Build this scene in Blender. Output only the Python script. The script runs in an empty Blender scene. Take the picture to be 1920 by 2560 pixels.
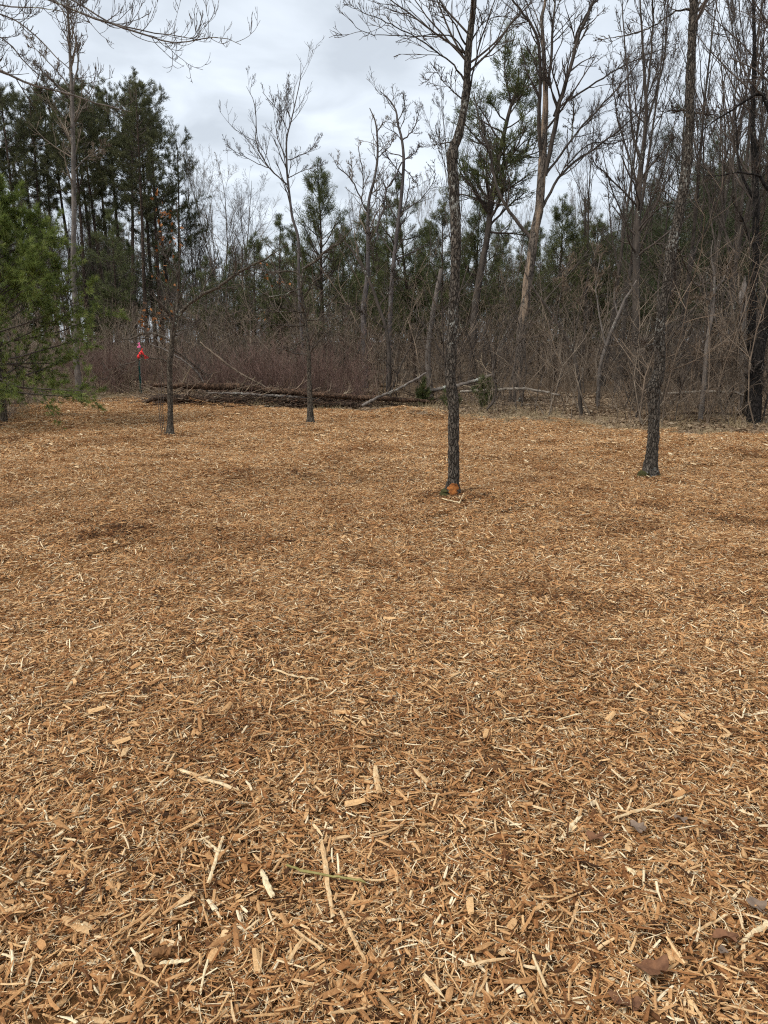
import bpy, math
import numpy as np
R = math.radians
S = bpy.context.scene

# ------------------------------------------------------------------ camera, sky, sun, exposure
F = 1849.0                      # focal length in pixels of the 1920 x 2560 frame
CAMZ = 1.6
PITCH = math.atan((1280 - 850) / F)
cam = bpy.data.objects.new('camera', bpy.data.cameras.new('camera'))
S.collection.objects.link(cam)
cam.location = (0, 0, CAMZ)
cam.rotation_euler = (R(90) - PITCH, 0, 0)
cam.data.sensor_fit = 'VERTICAL'
cam.data.sensor_height = 24
cam.data.lens = 24 * F / 2560
cam.data.clip_start = 0.05
cam.data.clip_end = 2000
S.camera = cam

SUN_EL, SUN_AZ = R(52), R(-125)          # azimuth measured from +Y towards +X: behind the camera, to the left
W = bpy.data.worlds.new('World'); S.world = W; W.use_nodes = True; W.cycles.sampling_method = 'NONE'
nt = W.node_tree; nt.nodes.clear()
def nd(tree, typ, **kw):
    n = tree.nodes.new(typ)
    for k, v in kw.items(): setattr(n, k, v)
    return n
out = nd(nt, 'ShaderNodeOutputWorld'); bg = nd(nt, 'ShaderNodeBackground'); bg.inputs[1].default_value = 0.1
sky = nd(nt, 'ShaderNodeTexSky', sky_type='NISHITA', sun_disc=False, sun_elevation=SUN_EL, sun_rotation=SUN_AZ)
tc = nd(nt, 'ShaderNodeTexCoord')
sep = nd(nt, 'ShaderNodeSeparateXYZ'); nt.links.new(tc.outputs['Generated'], sep.inputs[0])
za = nd(nt, 'ShaderNodeMath', operation='MAXIMUM'); za.inputs[1].default_value = 0.0
nt.links.new(sep.outputs[2], za.inputs[0])
zb = nd(nt, 'ShaderNodeMath', operation='ADD'); zb.inputs[1].default_value = 0.10
nt.links.new(za.outputs[0], zb.inputs[0])
dx = nd(nt, 'ShaderNodeMath', operation='DIVIDE'); dy = nd(nt, 'ShaderNodeMath', operation='DIVIDE')
nt.links.new(sep.outputs[0], dx.inputs[0]); nt.links.new(zb.outputs[0], dx.inputs[1])
nt.links.new(sep.outputs[1], dy.inputs[0]); nt.links.new(zb.outputs[0], dy.inputs[1])
cmb = nd(nt, 'ShaderNodeCombineXYZ')
nt.links.new(dx.outputs[0], cmb.inputs[0]); nt.links.new(dy.outputs[0], cmb.inputs[1])
n1 = nd(nt, 'ShaderNodeTexNoise'); n1.inputs['Scale'].default_value = 2.5; n1.inputs['Detail'].default_value = 5
n1.inputs['Roughness'].default_value = 0.48; n1.inputs['Distortion'].default_value = 0.5
n2 = nd(nt, 'ShaderNodeTexNoise'); n2.inputs['Scale'].default_value = 0.55; n2.inputs['Detail'].default_value = 2
for n in (n1, n2): nt.links.new(cmb.outputs[0], n.inputs['Vector'])
mixn = nd(nt, 'ShaderNodeMix', data_type='FLOAT'); mixn.inputs[0].default_value = 0.30
nt.links.new(n1.outputs[0], mixn.inputs[2]); nt.links.new(n2.outputs[0], mixn.inputs[3])
rmp = nd(nt, 'ShaderNodeValToRGB')
rmp.color_ramp.elements[0].position = 0.37; rmp.color_ramp.elements[0].color = (0.375, 0.410, 0.452, 1)
rmp.color_ramp.elements[1].position = 0.63; rmp.color_ramp.elements[1].color = (0.540, 0.585, 0.635, 1)
nt.links.new(mixn.outputs[0], rmp.inputs[0])
cl = nd(nt, 'ShaderNodeVectorMath', operation='SCALE'); cl.inputs['Scale'].default_value = 10.0
nt.links.new(rmp.outputs[0], cl.inputs[0])
mx = nd(nt, 'ShaderNodeMix', data_type='RGBA'); mx.inputs[0].default_value = 0.93     # the cloud deck hides nearly all blue
nt.links.new(sky.outputs[0], mx.inputs[6]); nt.links.new(cl.outputs[0], mx.inputs[7])
nt.links.new(mx.outputs[2], bg.inputs[0]); nt.links.new(bg.outputs[0], out.inputs[0])

sun = bpy.data.objects.new('sun', bpy.data.lights.new('sun', 'SUN'))
S.collection.objects.link(sun)
sun.data.energy = 1.5; sun.data.angle = R(18); sun.data.color = (1.0, 0.95, 0.88)
from mathutils import Vector, Matrix
sdir = Vector((math.sin(SUN_AZ) * math.cos(SUN_EL), math.cos(SUN_AZ) * math.cos(SUN_EL), math.sin(SUN_EL)))
sun.rotation_euler = sdir.to_track_quat('Z', 'Y').to_euler()
sun.location = (-10, -10, 30)

S.view_settings.view_transform = 'Standard'; S.view_settings.look = 'None'
S.view_settings.gamma = 1; S.view_settings.exposure = 0.85; S.view_settings.use_curve_mapping = False
S.render.engine = 'CYCLES'
S.cycles.use_denoising = False; S.cycles.adaptive_threshold = 0.02
S.cycles.max_bounces = 4; S.cycles.diffuse_bounces = 2; S.cycles.glossy_bounces = 2
S.cycles.pixel_filter_type = 'BLACKMAN_HARRIS'; S.cycles.filter_width = 1.15

# ------------------------------------------------------------------ pixel <-> place
CP, SP = math.cos(PITCH), math.sin(PITCH)
def at(px, py, Y):
    u, v = (px - 960) / F, (1280 - py) / F
    d = np.array([u, CP + v * SP, -SP + v * CP])
    return np.array([0, 0, CAMZ]) + d * (Y / d[1])
def depth(p): return p[1] * CP + (CAMZ - p[2]) * SP
def at_ground(px, py, h=0.0):
    u, v = (px - 960) / F, (1280 - py) / F
    d = np.array([u, CP + v * SP, -SP + v * CP])
    t = (CAMZ - h) / -d[2]
    for _ in range(3):
        p = d * t
        t = (CAMZ - h - gz(p[0], p[1])) / -d[2]
    p = d * t; p[2] = CAMZ + d[2] * t
    return p
EDGE_PX = np.array([-900, -400, 0, 70, 150, 350, 450, 700, 1000, 1200, 1400, 1600, 1920, 2400, 3000.])
EDGE_Y = np.array([9, 11, 14.2, 16.5, 20.5, 21.5, 19.8, 18.2, 17.6, 15.6, 14.4, 13.8, 13.4, 13, 12.])
def mulch_mask(x, y):
    x = np.asarray(x, float); y = np.asarray(y, float)
    px = 960 + F * x / np.maximum(y, 0.5) / 1.0
    e = np.interp(px, EDGE_PX, EDGE_Y)
    e = e + 0.25 * np.sin(x * 2.1) + 0.15 * np.sin(x * 5.3 + 1) + 0.1 * np.sin(x * 11.7 + 2)
    side = np.minimum(x + 12.5, 12.5 - x)
    return np.clip(np.minimum((e - y) / 0.8, side), 0, 1)
def gz0(x, y):
    x = np.asarray(x, float); y = np.asarray(y, float)
    a = np.clip((y - 15) / 30, 0, 1)
    z = 0.032 * np.sin(x * 1.3 + 0.7 * y) + 0.026 * np.sin(1.9 * y - 0.6 * x + 1) + 0.007 * np.sin(3.7 * x + 2.9 * y) + 0.006 * np.sin(4.6 * y - 2.3 * x + 2)
    return z + a * (0.15 * np.sin(x * 0.23 + 1) + 0.12 * np.sin(y * 0.31))
def gz(x, y):
    m = mulch_mask(x, y)
    return gz0(x, y) - 0.06 * (1 - m * m * (3 - 2 * m))

# ------------------------------------------------------------------ materials
def newmat(name):
    m = bpy.data.materials.new(name); m.use_nodes = True
    b = m.node_tree.nodes['Principled BSDF']
    b.inputs['Roughness'].default_value = 0.9
    b.inputs['Specular IOR Level'].default_value = 0.15
    return m, m.node_tree, b
def ramp(t, stops, src):
    r = nd(t, 'ShaderNodeValToRGB'); e = r.color_ramp.elements
    while len(e) < len(stops): e.new(0.5)
    for el, (p, c) in zip(e, stops): el.position = p; el.color = (*c, 1)
    t.links.new(src, r.inputs[0]); return r
def mixc(t, fac, a, b, mode='MIX'):
    m = nd(t, 'ShaderNodeMix', data_type='RGBA', blend_type=mode)
    for s, v in ((m.inputs[0], fac), (m.inputs[6], a), (m.inputs[7], b)):
        if hasattr(v, 'links') or hasattr(v, 'is_linked'): t.links.new(v, s)
        elif isinstance(v, (int, float)): s.default_value = v
        else: s.default_value = (*v, 1)
    return m.outputs[2]
def noise(t, vec, scale, detail=4, rough=0.55, dist=0.0):
    n = nd(t, 'ShaderNodeTexNoise'); n.inputs['Scale'].default_value = scale
    n.inputs['Detail'].default_value = detail; n.inputs['Roughness'].default_value = rough; n.inputs['Distortion'].default_value = dist
    t.links.new(vec, n.inputs['Vector']); return n.outputs[0]
def mapped(t, out, sc):
    m = nd(t, 'ShaderNodeMapping'); m.inputs['Scale'].default_value = sc
    t.links.new(out, m.inputs[0]); return m.outputs[0]
def bark(name, dark, light, scale=14, lichen=0.0, lich_col=(0.45, 0.47, 0.40), bump=0.6, warm=None, plates=True):
    m, t, b = newmat(name)
    tcn = nd(t, 'ShaderNodeTexCoord'); o = tcn.outputs['Object']
    v = mapped(t, o, (scale, scale, scale * 0.35))
    n = noise(t, v, 1.0, 5, 0.65)
    c = ramp(t, [(0.30, dark), (0.52, tuple(0.55 * x + 0.45 * y for x, y in zip(light, dark))), (0.72, light)], n).outputs[0]
    h = n
    if plates:
        vo = nd(t, 'ShaderNodeTexVoronoi', feature='DISTANCE_TO_EDGE'); vo.inputs['Scale'].default_value = 2.0
        wv = nd(t, 'ShaderNodeVectorMath', operation='ADD'); t.links.new(v, wv.inputs[0])
        nv = nd(t, 'ShaderNodeTexNoise'); nv.inputs['Scale'].default_value = 1.5; t.links.new(v, nv.inputs['Vector'])
        t.links.new(nv.outputs[1], wv.inputs[1]); t.links.new(wv.outputs[0], vo.inputs['Vector'])
        crack = ramp(t, [(0.0, (0, 0, 0)), (0.16, (1, 1, 1))], vo.outputs[0]).outputs[0]
        c = mixc(t, crack, tuple(x * 0.45 for x in dark), c)
        hm = nd(t, 'ShaderNodeMath', operation='MULTIPLY'); t.links.new(n, hm.inputs[0]); t.links.new(crack, hm.inputs[1]); h = hm.outputs[0]
    if warm:
        nw = noise(t, mapped(t, o, (5.5, 5.5, 0.9)), 1.0, 5, 0.65)
        c = mixc(t, ramp(t, [(0.49, (0, 0, 0)), (0.58, (1, 1, 1))], nw).outputs[0], c, mixc(t, n, tuple(x * 0.5 for x in warm), warm))
    if lichen > 0:
        nl = noise(t, mapped(t, o, (38, 38, 22)), 1.0, 4, 0.65)
        nb = noise(t, mapped(t, o, (2.2, 2.2, 1.3)), 1.0, 3, 0.5)
        ad = nd(t, 'ShaderNodeMath', operation='MULTIPLY'); t.links.new(nl, ad.inputs[0]); t.links.new(nb, ad.inputs[1])
        th = 0.40 - 0.13 * lichen
        lf = ramp(t, [(th, (0, 0, 0)), (th + 0.035, (1, 1, 1))], ad.outputs[0]).outputs[0]
        c = mixc(t, lf, c, lich_col)
    t.links.new(c, b.inputs['Base Color'])
    bp = nd(t, 'ShaderNodeBump'); bp.inputs['Strength'].default_value = bump; bp.inputs['Distance'].default_value = 0.02
    t.links.new(h, bp.inputs['Height']); t.links.new(bp.outputs[0], b.inputs['Normal'])
    return m
def plain(name, c1, c2, scale=8, rough=0.9, obj_random=0.0):
    m, t, b = newmat(name); b.inputs['Roughness'].default_value = rough
    tcn = nd(t, 'ShaderNodeTexCoord')
    n = noise(t, tcn.outputs['Object'], scale, 4, 0.6)
    c = ramp(t, [(0.35, c1), (0.65, c2)], n).outputs[0]
    t.links.new(c, b.inputs['Base Color'])
    return m
def needle_mat(name, c1, c2, c3):
    m, t, b = newmat(name); b.inputs['Roughness'].default_value = 0.55; b.inputs['Specular IOR Level'].default_value = 0.25
    a = nd(t, 'ShaderNodeAttribute', attribute_name='tone')
    c = ramp(t, [(0.0, c1), (0.55, c2), (1.0, c3)], a.outputs['Fac']).outputs[0]
    t.links.new(c, b.inputs['Base Color'])
    tr = nd(t, 'ShaderNodeBsdfTranslucent'); t.links.new(c, tr.inputs[0])
    ms = nd(t, 'ShaderNodeMixShader'); ms.inputs[0].default_value = 0.35
    t.links.new(b.outputs[0], ms.inputs[1]); t.links.new(tr.outputs[0], ms.inputs[2])
    t.links.new(ms.outputs[0], t.nodes['Material Output'].inputs[0])
    return m
def chip_mat(name, stops, damp=True):
    m, t, b = newmat(name); b.inputs['Roughness'].default_value = 0.8
    a = nd(t, 'ShaderNodeAttribute', attribute_name='tone')
    c = ramp(t, stops, a.outputs['Fac']).outputs[0]
    g = nd(t, 'ShaderNodeNewGeometry')
    if damp:                                     # damp, older mulch in broad patches
        n = noise(t, g.outputs['Position'], 0.8, 9, 0.72)
        d = ramp(t, [(0.34, (0.60, 0.51, 0.45)), (0.47, (0.94, 0.91, 0.88)), (0.62, (1.08, 1.08, 1.08))], n).outputs[0]
        c = mixc(t, 1.0, c, d, 'MULTIPLY')
    gr = noise(t, g.outputs['Position'], 160, 3, 0.6)
    c = mixc(t, 1.0, c, ramp(t, [(0.3, (0.72, 0.70, 0.66)), (0.7, (1.1, 1.1, 1.1))], gr).outputs[0], 'MULTIPLY')
    t.links.new(c, b.inputs['Base Color'])
    bp = nd(t, 'ShaderNodeBump'); bp.inputs['Strength'].default_value = 0.35; bp.inputs['Distance'].default_value = 0.004
    t.links.new(gr, bp.inputs['Height']); t.links.new(bp.outputs[0], b.inputs['Normal'])
    return m
M = {}
CHIP = [(0.0, (0.055, 0.027, 0.013)), (0.13, (0.15, 0.066, 0.027)), (0.30, (0.345, 0.156, 0.058)), (0.50, (0.53, 0.282, 0.118)), (0.62, (0.58, 0.335, 0.155)), (0.80, (0.74, 0.480, 0.235)), (1.0, (0.88, 0.74, 0.50))]
M['chip'] = chip_mat('shredded_wood', CHIP)
M['chip_piece'] = chip_mat('wood_chip_surface', [(0.0, (0.15, 0.075, 0.032)), (0.3, (0.34, 0.165, 0.066)), (0.6, (0.52, 0.29, 0.125)), (0.85, (0.66, 0.44, 0.23)), (1.0, (0.80, 0.66, 0.42))], damp=False)
M['dead_leaf'] = plain('dead_leaf', (0.11, 0.050, 0.026), (0.23, 0.110, 0.055), 40, 0.7)
M['dead_leaf_grey'] = plain('dead_leaf_grey', (0.15, 0.105, 0.075), (0.25, 0.18, 0.13), 40, 0.7)
M['twig_green'] = plain('green_twig', (0.22, 0.19, 0.06), (0.32, 0.27, 0.10), 60, 0.6)
M['bark_cherry'] = bark('bark_scaly', (0.034, 0.027, 0.021), (0.185, 0.157, 0.126), 22, 0.62, (0.29, 0.285, 0.25), bump=1.0)
M['bark_oak'] = bark('bark_grey_oak', (0.040, 0.032, 0.024), (0.20, 0.165, 0.125), 20, 0.45, (0.34, 0.36, 0.29))
M['bark_black'] = bark('bark_blackened', (0.008, 0.007, 0.006), (0.045, 0.038, 0.034), 12, 0.15)
M['bark_grey'] = bark('bark_grey', (0.055, 0.046, 0.040), (0.24, 0.205, 0.175), 12, 0.35, plates=False)
M['bark_peel'] = bark('bark_peeling', (0.055, 0.045, 0.037), (0.22, 0.18, 0.145), 9, 0.30, warm=(0.40, 0.29, 0.20))
M['bark_snag'] = bark('weathered_deadwood', (0.13, 0.105, 0.08), (0.38, 0.33, 0.27), 10, 0.25, plates=False)
M['bark_deadgrey'] = bark('dead_grey_bark', (0.050, 0.043, 0.040), (0.17, 0.145, 0.135), 12, 0.25, plates=False)
M['bark_pine'] = bark('bark_pine', (0.035, 0.026, 0.020), (0.14, 0.095, 0.068), 6, 0.0)
M['bark_bg'] = bark('bark_background', (0.030, 0.024, 0.020), (0.12, 0.098, 0.080), 8, 0.25, plates=False)
M['bark_log'] = bark('bark_fallen_log', (0.035, 0.021, 0.014), (0.19, 0.115, 0.072), 9, 0.0)
M['bark_rot'] = bark('bark_rotten_log', (0.020, 0.014, 0.010), (0.13, 0.085, 0.058), 9, 0.0)
M['twig'] = plain('twig_bark', (0.054, 0.043, 0.035), (0.125, 0.101, 0.083), 3)
M['twig_grey'] = plain('twig_grey', (0.115, 0.090, 0.067), (0.275, 0.218, 0.162), 3)
M['twig_brown'] = plain('twig_brown', (0.105, 0.078, 0.056), (0.285, 0.215, 0.155), 2)
M['twig_red'] = plain('twig_red', (0.105, 0.066, 0.053), (0.24, 0.152, 0.122), 2)
M['twig_tan'] = plain('twig_tan', (0.20, 0.155, 0.105), (0.36, 0.29, 0.20), 3)
M['grass_dry'] = plain('dry_grass', (0.30, 0.22, 0.12), (0.50, 0.40, 0.24), 5)
M['needle_red'] = needle_mat('needles_red_pine', (0.034, 0.038, 0.018), (0.100, 0.104, 0.044), (0.20, 0.195, 0.085))
M['needle_white'] = needle_mat('needles_white_pine', (0.055, 0.076, 0.018), (0.175, 0.220, 0.050), (0.34, 0.38, 0.12))
M['needle_young'] = needle_mat('needles_young_pine', (0.042, 0.050, 0.020), (0.120, 0.138, 0.050), (0.22, 0.225, 0.090))
M['needle_dark'] = needle_mat('needles_far_conifer', (0.028, 0.037, 0.017), (0.078, 0.095, 0.040), (0.15, 0.165, 0.072))
M['oak_leaf'] = plain('oak_leaf_dry', (0.20, 0.075, 0.025), (0.36, 0.16, 0.055), 12, 0.7)
M['litter_leaf'] = needle_mat('litter_leaves', (0.16, 0.10, 0.06), (0.33, 0.23, 0.14), (0.55, 0.43, 0.29))
M['wound'] = plain('bare_orange_wood', (0.13, 0.042, 0.012), (0.42, 0.155, 0.042), 34)
M['moss'] = plain('moss', (0.030, 0.030, 0.011), (0.075, 0.070, 0.024), 60)
M['post'] = plain('green_enamel', (0.008, 0.040, 0.034), (0.016, 0.070, 0.055), 10, 0.45)
M['red'] = plain('red_ribbon', (0.70, 0.03, 0.03), (0.85, 0.06, 0.06), 10, 0.5)
M['pink'] = plain('pink_flag', (0.85, 0.16, 0.36), (0.90, 0.22, 0.42), 10, 0.5)
M['wire'] = plain('steel_wire', (0.22, 0.21, 0.20), (0.3, 0.29, 0.28), 10, 0.4)

def ground_mat(name, stops, sc):
    m, t, b = newmat(name)
    g = nd(t, 'ShaderNodeNewGeometry')
    n = noise(t, g.outputs['Position'], sc, 8, 0.75, 0.6)
    n2_ = noise(t, g.outputs['Position'], 0.6, 3, 0.6)
    c = ramp(t, stops, n).outputs[0]
    c = mixc(t, 1.0, c, ramp(t, [(0.35, (0.68, 0.62, 0.55)), (0.62, (1, 1, 1))], n2_).outputs[0], 'MULTIPLY')
    t.links.new(c, b.inputs['Base Color'])
    bp = nd(t, 'ShaderNodeBump'); bp.inputs['Strength'].default_value = 0.8; bp.inputs['Distance'].default_value = 0.02
    t.links.new(n, bp.inputs['Height']); t.links.new(bp.outputs[0], b.inputs['Normal'])
    return m
M['mulch'] = ground_mat('mulch_base', [(0.36, (0.10, 0.046, 0.019)), (0.50, (0.27, 0.135, 0.050)), (0.66, (0.50, 0.29, 0.12))], 45)
M['floor'] = ground_mat('forest_floor', [(0.35, (0.05, 0.034, 0.020)), (0.52, (0.13, 0.088, 0.054)), (0.70, (0.27, 0.20, 0.125))], 9)

# ------------------------------------------------------------------ mesh helpers
def nrm(a): return a / np.maximum(np.linalg.norm(a, axis=-1, keepdims=True), 1e-9)
class MB:
    def __init__(s): s.V = []; s.F = []; s.n = 0; s.T = []
    def add(s, V, Fc, mat=0, tone=0.5):
        V = np.asarray(V, float).reshape(-1, 3); Fc = np.asarray(Fc, int)
        s.V.append(V); s.F.append((Fc + s.n, mat)); s.n += len(V)
        s.T.append(np.broadcast_to(np.asarray(tone, float), (len(V),)).copy())
        return s
    def mesh(s, name, mats, origin=(0, 0, 0), smooth=True):
        me = bpy.data.meshes.new(name)
        V = np.concatenate(s.V) - np.asarray(origin, float)
        loops = np.concatenate([f.ravel() for f, _ in s.F]); cnt = np.concatenate([np.full(len(f), f.shape[1]) for f, _ in s.F])
        mi = np.concatenate([np.full(len(f), m) for f, m in s.F])
        me.vertices.add(len(V)); me.vertices.foreach_set('co', V.astype(np.float32).ravel())
        me.loops.add(len(loops)); me.loops.foreach_set('vertex_index', loops.astype(np.int32))
        me.polygons.add(len(cnt))
        st = np.concatenate([[0], np.cumsum(cnt)[:-1]])
        me.polygons.foreach_set('loop_start', st.astype(np.int32))
        me.polygons.foreach_set('loop_total', cnt.astype(np.int32))
        me.polygons.foreach_set('material_index', mi.astype(np.int32))
        me.polygons.foreach_set('use_smooth', np.full(len(cnt), smooth))
        a = me.attributes.new('tone', 'FLOAT', 'POINT'); a.data.foreach_set('value', np.concatenate(s.T).astype(np.float32))
        for m in (mats if isinstance(mats, (list, tuple)) else [mats]): me.materials.append(M[m] if isinstance(m, str) else m)
        me.update(calc_edges=True)
        return me
def link(name, data, parent=None, loc=(0, 0, 0), rot=(0, 0, 0), scale=1.0, **props):
    o = bpy.data.objects.new(name, data); S.collection.objects.link(o)
    o.location = loc; o.rotation_euler = rot
    o.scale = (scale,) * 3 if isinstance(scale, (int, float)) else scale
    if parent: o.parent = parent
    for k, v in props.items():
        if v is not None: o[k] = v
    return o
def thing(name, label, category, loc=(0, 0, 0), rot=(0, 0, 0), scale=1.0, group=None):
    return link(name, None, None, loc, rot, scale, label=label, category=category, group=group)
def tubes(P, Rd, sides=4, flat=1.0, ref=None, cap=True):
    P = np.asarray(P, float); Rd = np.asarray(Rd, float)
    if P.ndim == 2: P = P[None]; Rd = Rd[None]
    m, n, _ = P.shape
    T = nrm(np.gradient(P, axis=1))
    if ref is None:
        ov = nrm(P[:, -1] - P[:, 0]); ax = np.argmin(np.abs(ov), axis=1); ref = np.eye(3)[ax]
    ref = np.broadcast_to(np.asarray(ref, float), (m, 3))[:, None, :]
    U = nrm(np.cross(T, ref)); Vv = np.cross(U, T)
    a = np.arange(sides) * 2 * math.pi / sides + 0.3
    V = P[:, :, None, :] + Rd[:, :, None, None] * (np.cos(a)[None, None, :, None] * U[:, :, None, :] + flat * np.sin(a)[None, None, :, None] * Vv[:, :, None, :])
    i = np.arange(n - 1)[:, None]; j = np.arange(sides)[None, :]; j2 = (j + 1) % sides
    q = np.stack([i * sides + j, i * sides + j2, (i + 1) * sides + j2, (i + 1) * sides + j], -1).reshape(-1, 4)
    Q = (q[None] + (np.arange(m) * n * sides)[:, None, None]).reshape(-1, 4)
    if cap and sides in (3, 4, 5, 6):
        pass
    return V.reshape(-1, 3), Q
def caps(m, n, sides):
    r = np.arange(sides)
    a = (np.arange(m) * n * sides)[:, None] + r[::-1][None]
    b = (np.arange(m) * n * sides)[:, None] + (n - 1) * sides + r[None]
    return np.concatenate([a, b])
def integrate(rng, p0, d0, L, n, wob, up, droop=0.0):
    m = len(p0); P = np.zeros((m, n, 3)); P[:, 0] = p0; d = nrm(d0); seg = (L / (n - 1))[:, None]
    for i in range(1, n):
        d = nrm(d + wob * rng.normal(size=(m, 3)) + np.array([0, 0, 1.0]) * up / (n - 1) )
        P[:, i] = P[:, i - 1] + d * seg
    return P
def children(rng, P, Rd, L, k, t0, t1, ang, lr, rr, n, wob, up, rmin, rend=0.35, lvar=0.35, taper_len=0.6, flatten=0.0):
    m, pn, _ = P.shape
    par = np.repeat(np.arange(m), k)
    t = rng.uniform(t0, t1, len(par)); f = t * (pn - 1); i = np.minimum(f.astype(int), pn - 2); w = (f - i)[:, None]
    p = P[par, i] * (1 - w) + P[par, i + 1] * w
    r = Rd[par, i] * (1 - w[:, 0]) + Rd[par, i + 1] * w[:, 0]
    T = nrm(P[par, i + 1] - P[par, i])
    rv = rng.normal(size=T.shape); rv[:, 2] *= (1 - flatten); side = nrm(np.cross(T, rv))
    A = (ang * (1 + 0.25 * rng.normal(size=len(par))))[:, None]
    d = T * np.cos(A) + side * np.sin(A)
    Lc = L[par] * lr * (1 - taper_len * (t - t0)) * (1 + lvar * rng.uniform(-1, 1, len(par)))
    Lc = np.maximum(Lc, 0.05)
    P2 = integrate(rng, p, d, Lc, n, wob, up)
    r0 = np.maximum(np.minimum(r * rr, r * 0.85), rmin)
    R2 = r0[:, None] * np.linspace(1, rend, n)[None]; R2 = np.maximum(R2, rmin * 0.7)
    return P2, R2, Lc
def resample(pts, n):
    pts = np.asarray(pts, float); k = len(pts)
    if k == 2: t = np.linspace(0, 1, n)[:, None]; return pts[0] * (1 - t) + pts[1] * t
    e = np.vstack([2 * pts[0] - pts[1], pts, 2 * pts[-1] - pts[-2]])
    d = np.concatenate([[0], np.cumsum(np.linalg.norm(np.diff(pts[:, :3], axis=0), axis=1))])
    s = np.linspace(0, d[-1], n); i = np.clip(np.searchsorted(d, s, 'right') - 1, 0, k - 2)
    t = ((s - d[i]) / np.maximum(d[i + 1] - d[i], 1e-9))[:, None]
    a, b, c, f = e[i], e[i + 1], e[i + 2], e[i + 3]
    return 0.5 * (2 * b + (c - a) * t + (2 * a - 5 * b + 4 * c - f) * t * t + (3 * b - 3 * c + f - a) * t ** 3)
def pxpath(pts, Y, n, dy=0.0):
    """pixel polyline (x, y, width in pixels) at distance Y -> world points and radii"""
    w = []
    for k, q in enumerate(pts):
        p = at(q[0], q[1], Y + dy * k / max(1, len(pts) - 1))
        w.append([*p, q[2] * 0.5 * depth(p) / F if len(q) > 2 else 0.01])
    A = resample(np.array(w), n)
    return A[:, :3], np.maximum(A[:, 3], 0.001)
def bumpy(rng, P, Rd, sides, amp, cells=(9, 26), flare=0.0):
    """a trunk with ridged, uneven bark relief"""
    V, Q = tubes(P, Rd, sides)
    n = len(P); Vg = V.reshape(n, sides, 3)
    c, hcell = cells
    g = rng.uniform(-1, 1, (int(n / 3) + 3, c)); g2 = rng.uniform(-1, 1, (n, c * 2))
    a = np.arange(sides) / sides * c; i0 = a.astype(int) % c; i1 = (i0 + 1) % c; w = a - a.astype(int)
    y = np.arange(n) / 3.0; r0 = y.astype(int); wy = (y - r0)[:, None]
    low = (g[r0][:, i0] * (1 - w) + g[r0][:, i1] * w) * (1 - wy) + (g[r0 + 1][:, i0] * (1 - w) + g[r0 + 1][:, i1] * w) * wy
    a2 = np.arange(sides) / sides * c * 2; j0 = a2.astype(int) % (2 * c); j1 = (j0 + 1) % (2 * c); w2 = a2 - a2.astype(int)
    hi = g2[:, j0] * (1 - w2) + g2[:, j1] * w2
    k = 1 + amp * (0.7 * low + 0.5 * hi)
    Vg = P[:, None, :] + (Vg - P[:, None, :]) * k[:, :, None]
    return Vg.reshape(-1, 3), Q
def tufts(rng, pos, axis, n, length, width, spread=0.9, up=0.0, jit=0.10):
    """needle tufts: n slim triangles fanning out from every position"""
    m = len(pos)
    d = nrm(axis[:, None, :] * 1.0 + spread * rng.normal(size=(m, n, 3)) * 0.75 + np.array([0, 0, up]))
    L = length * rng.uniform(0.65, 1.15, (m, n, 1))
    s = nrm(np.cross(d, rng.normal(size=(m, n, 3)))) * width * 0.5
    b = np.broadcast_to(pos[:, None, :], (m, n, 3)) + rng.normal(size=(m, n, 3)) * length * jit
    V = np.stack([b - s, b + s, b + d * L], 2).reshape(-1, 3)
    Fc = np.arange(m * n * 3).reshape(-1, 3)
    tone = np.repeat(np.clip(rng.normal(0.45, 0.22, (m, 1)) + rng.normal(0, 0.12, (m, n)), 0, 1).ravel(), 3)
    return V, Fc, tone
def ordinal(k):
    return ['first', 'second', 'third', 'fourth', 'fifth', 'sixth', 'seventh', 'eighth', 'ninth', 'tenth', 'eleventh', 'twelfth', 'thirteenth', 'fourteenth', 'fifteenth',
            'sixteenth', 'seventeenth', 'eighteenth', 'nineteenth', 'twentieth', 'twenty-first', 'twenty-second', 'twenty-third', 'twenty-fourth', 'twenty-fifth', 'twenty-sixth', 'twenty-seventh', 'twenty-eighth'][k]

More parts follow.
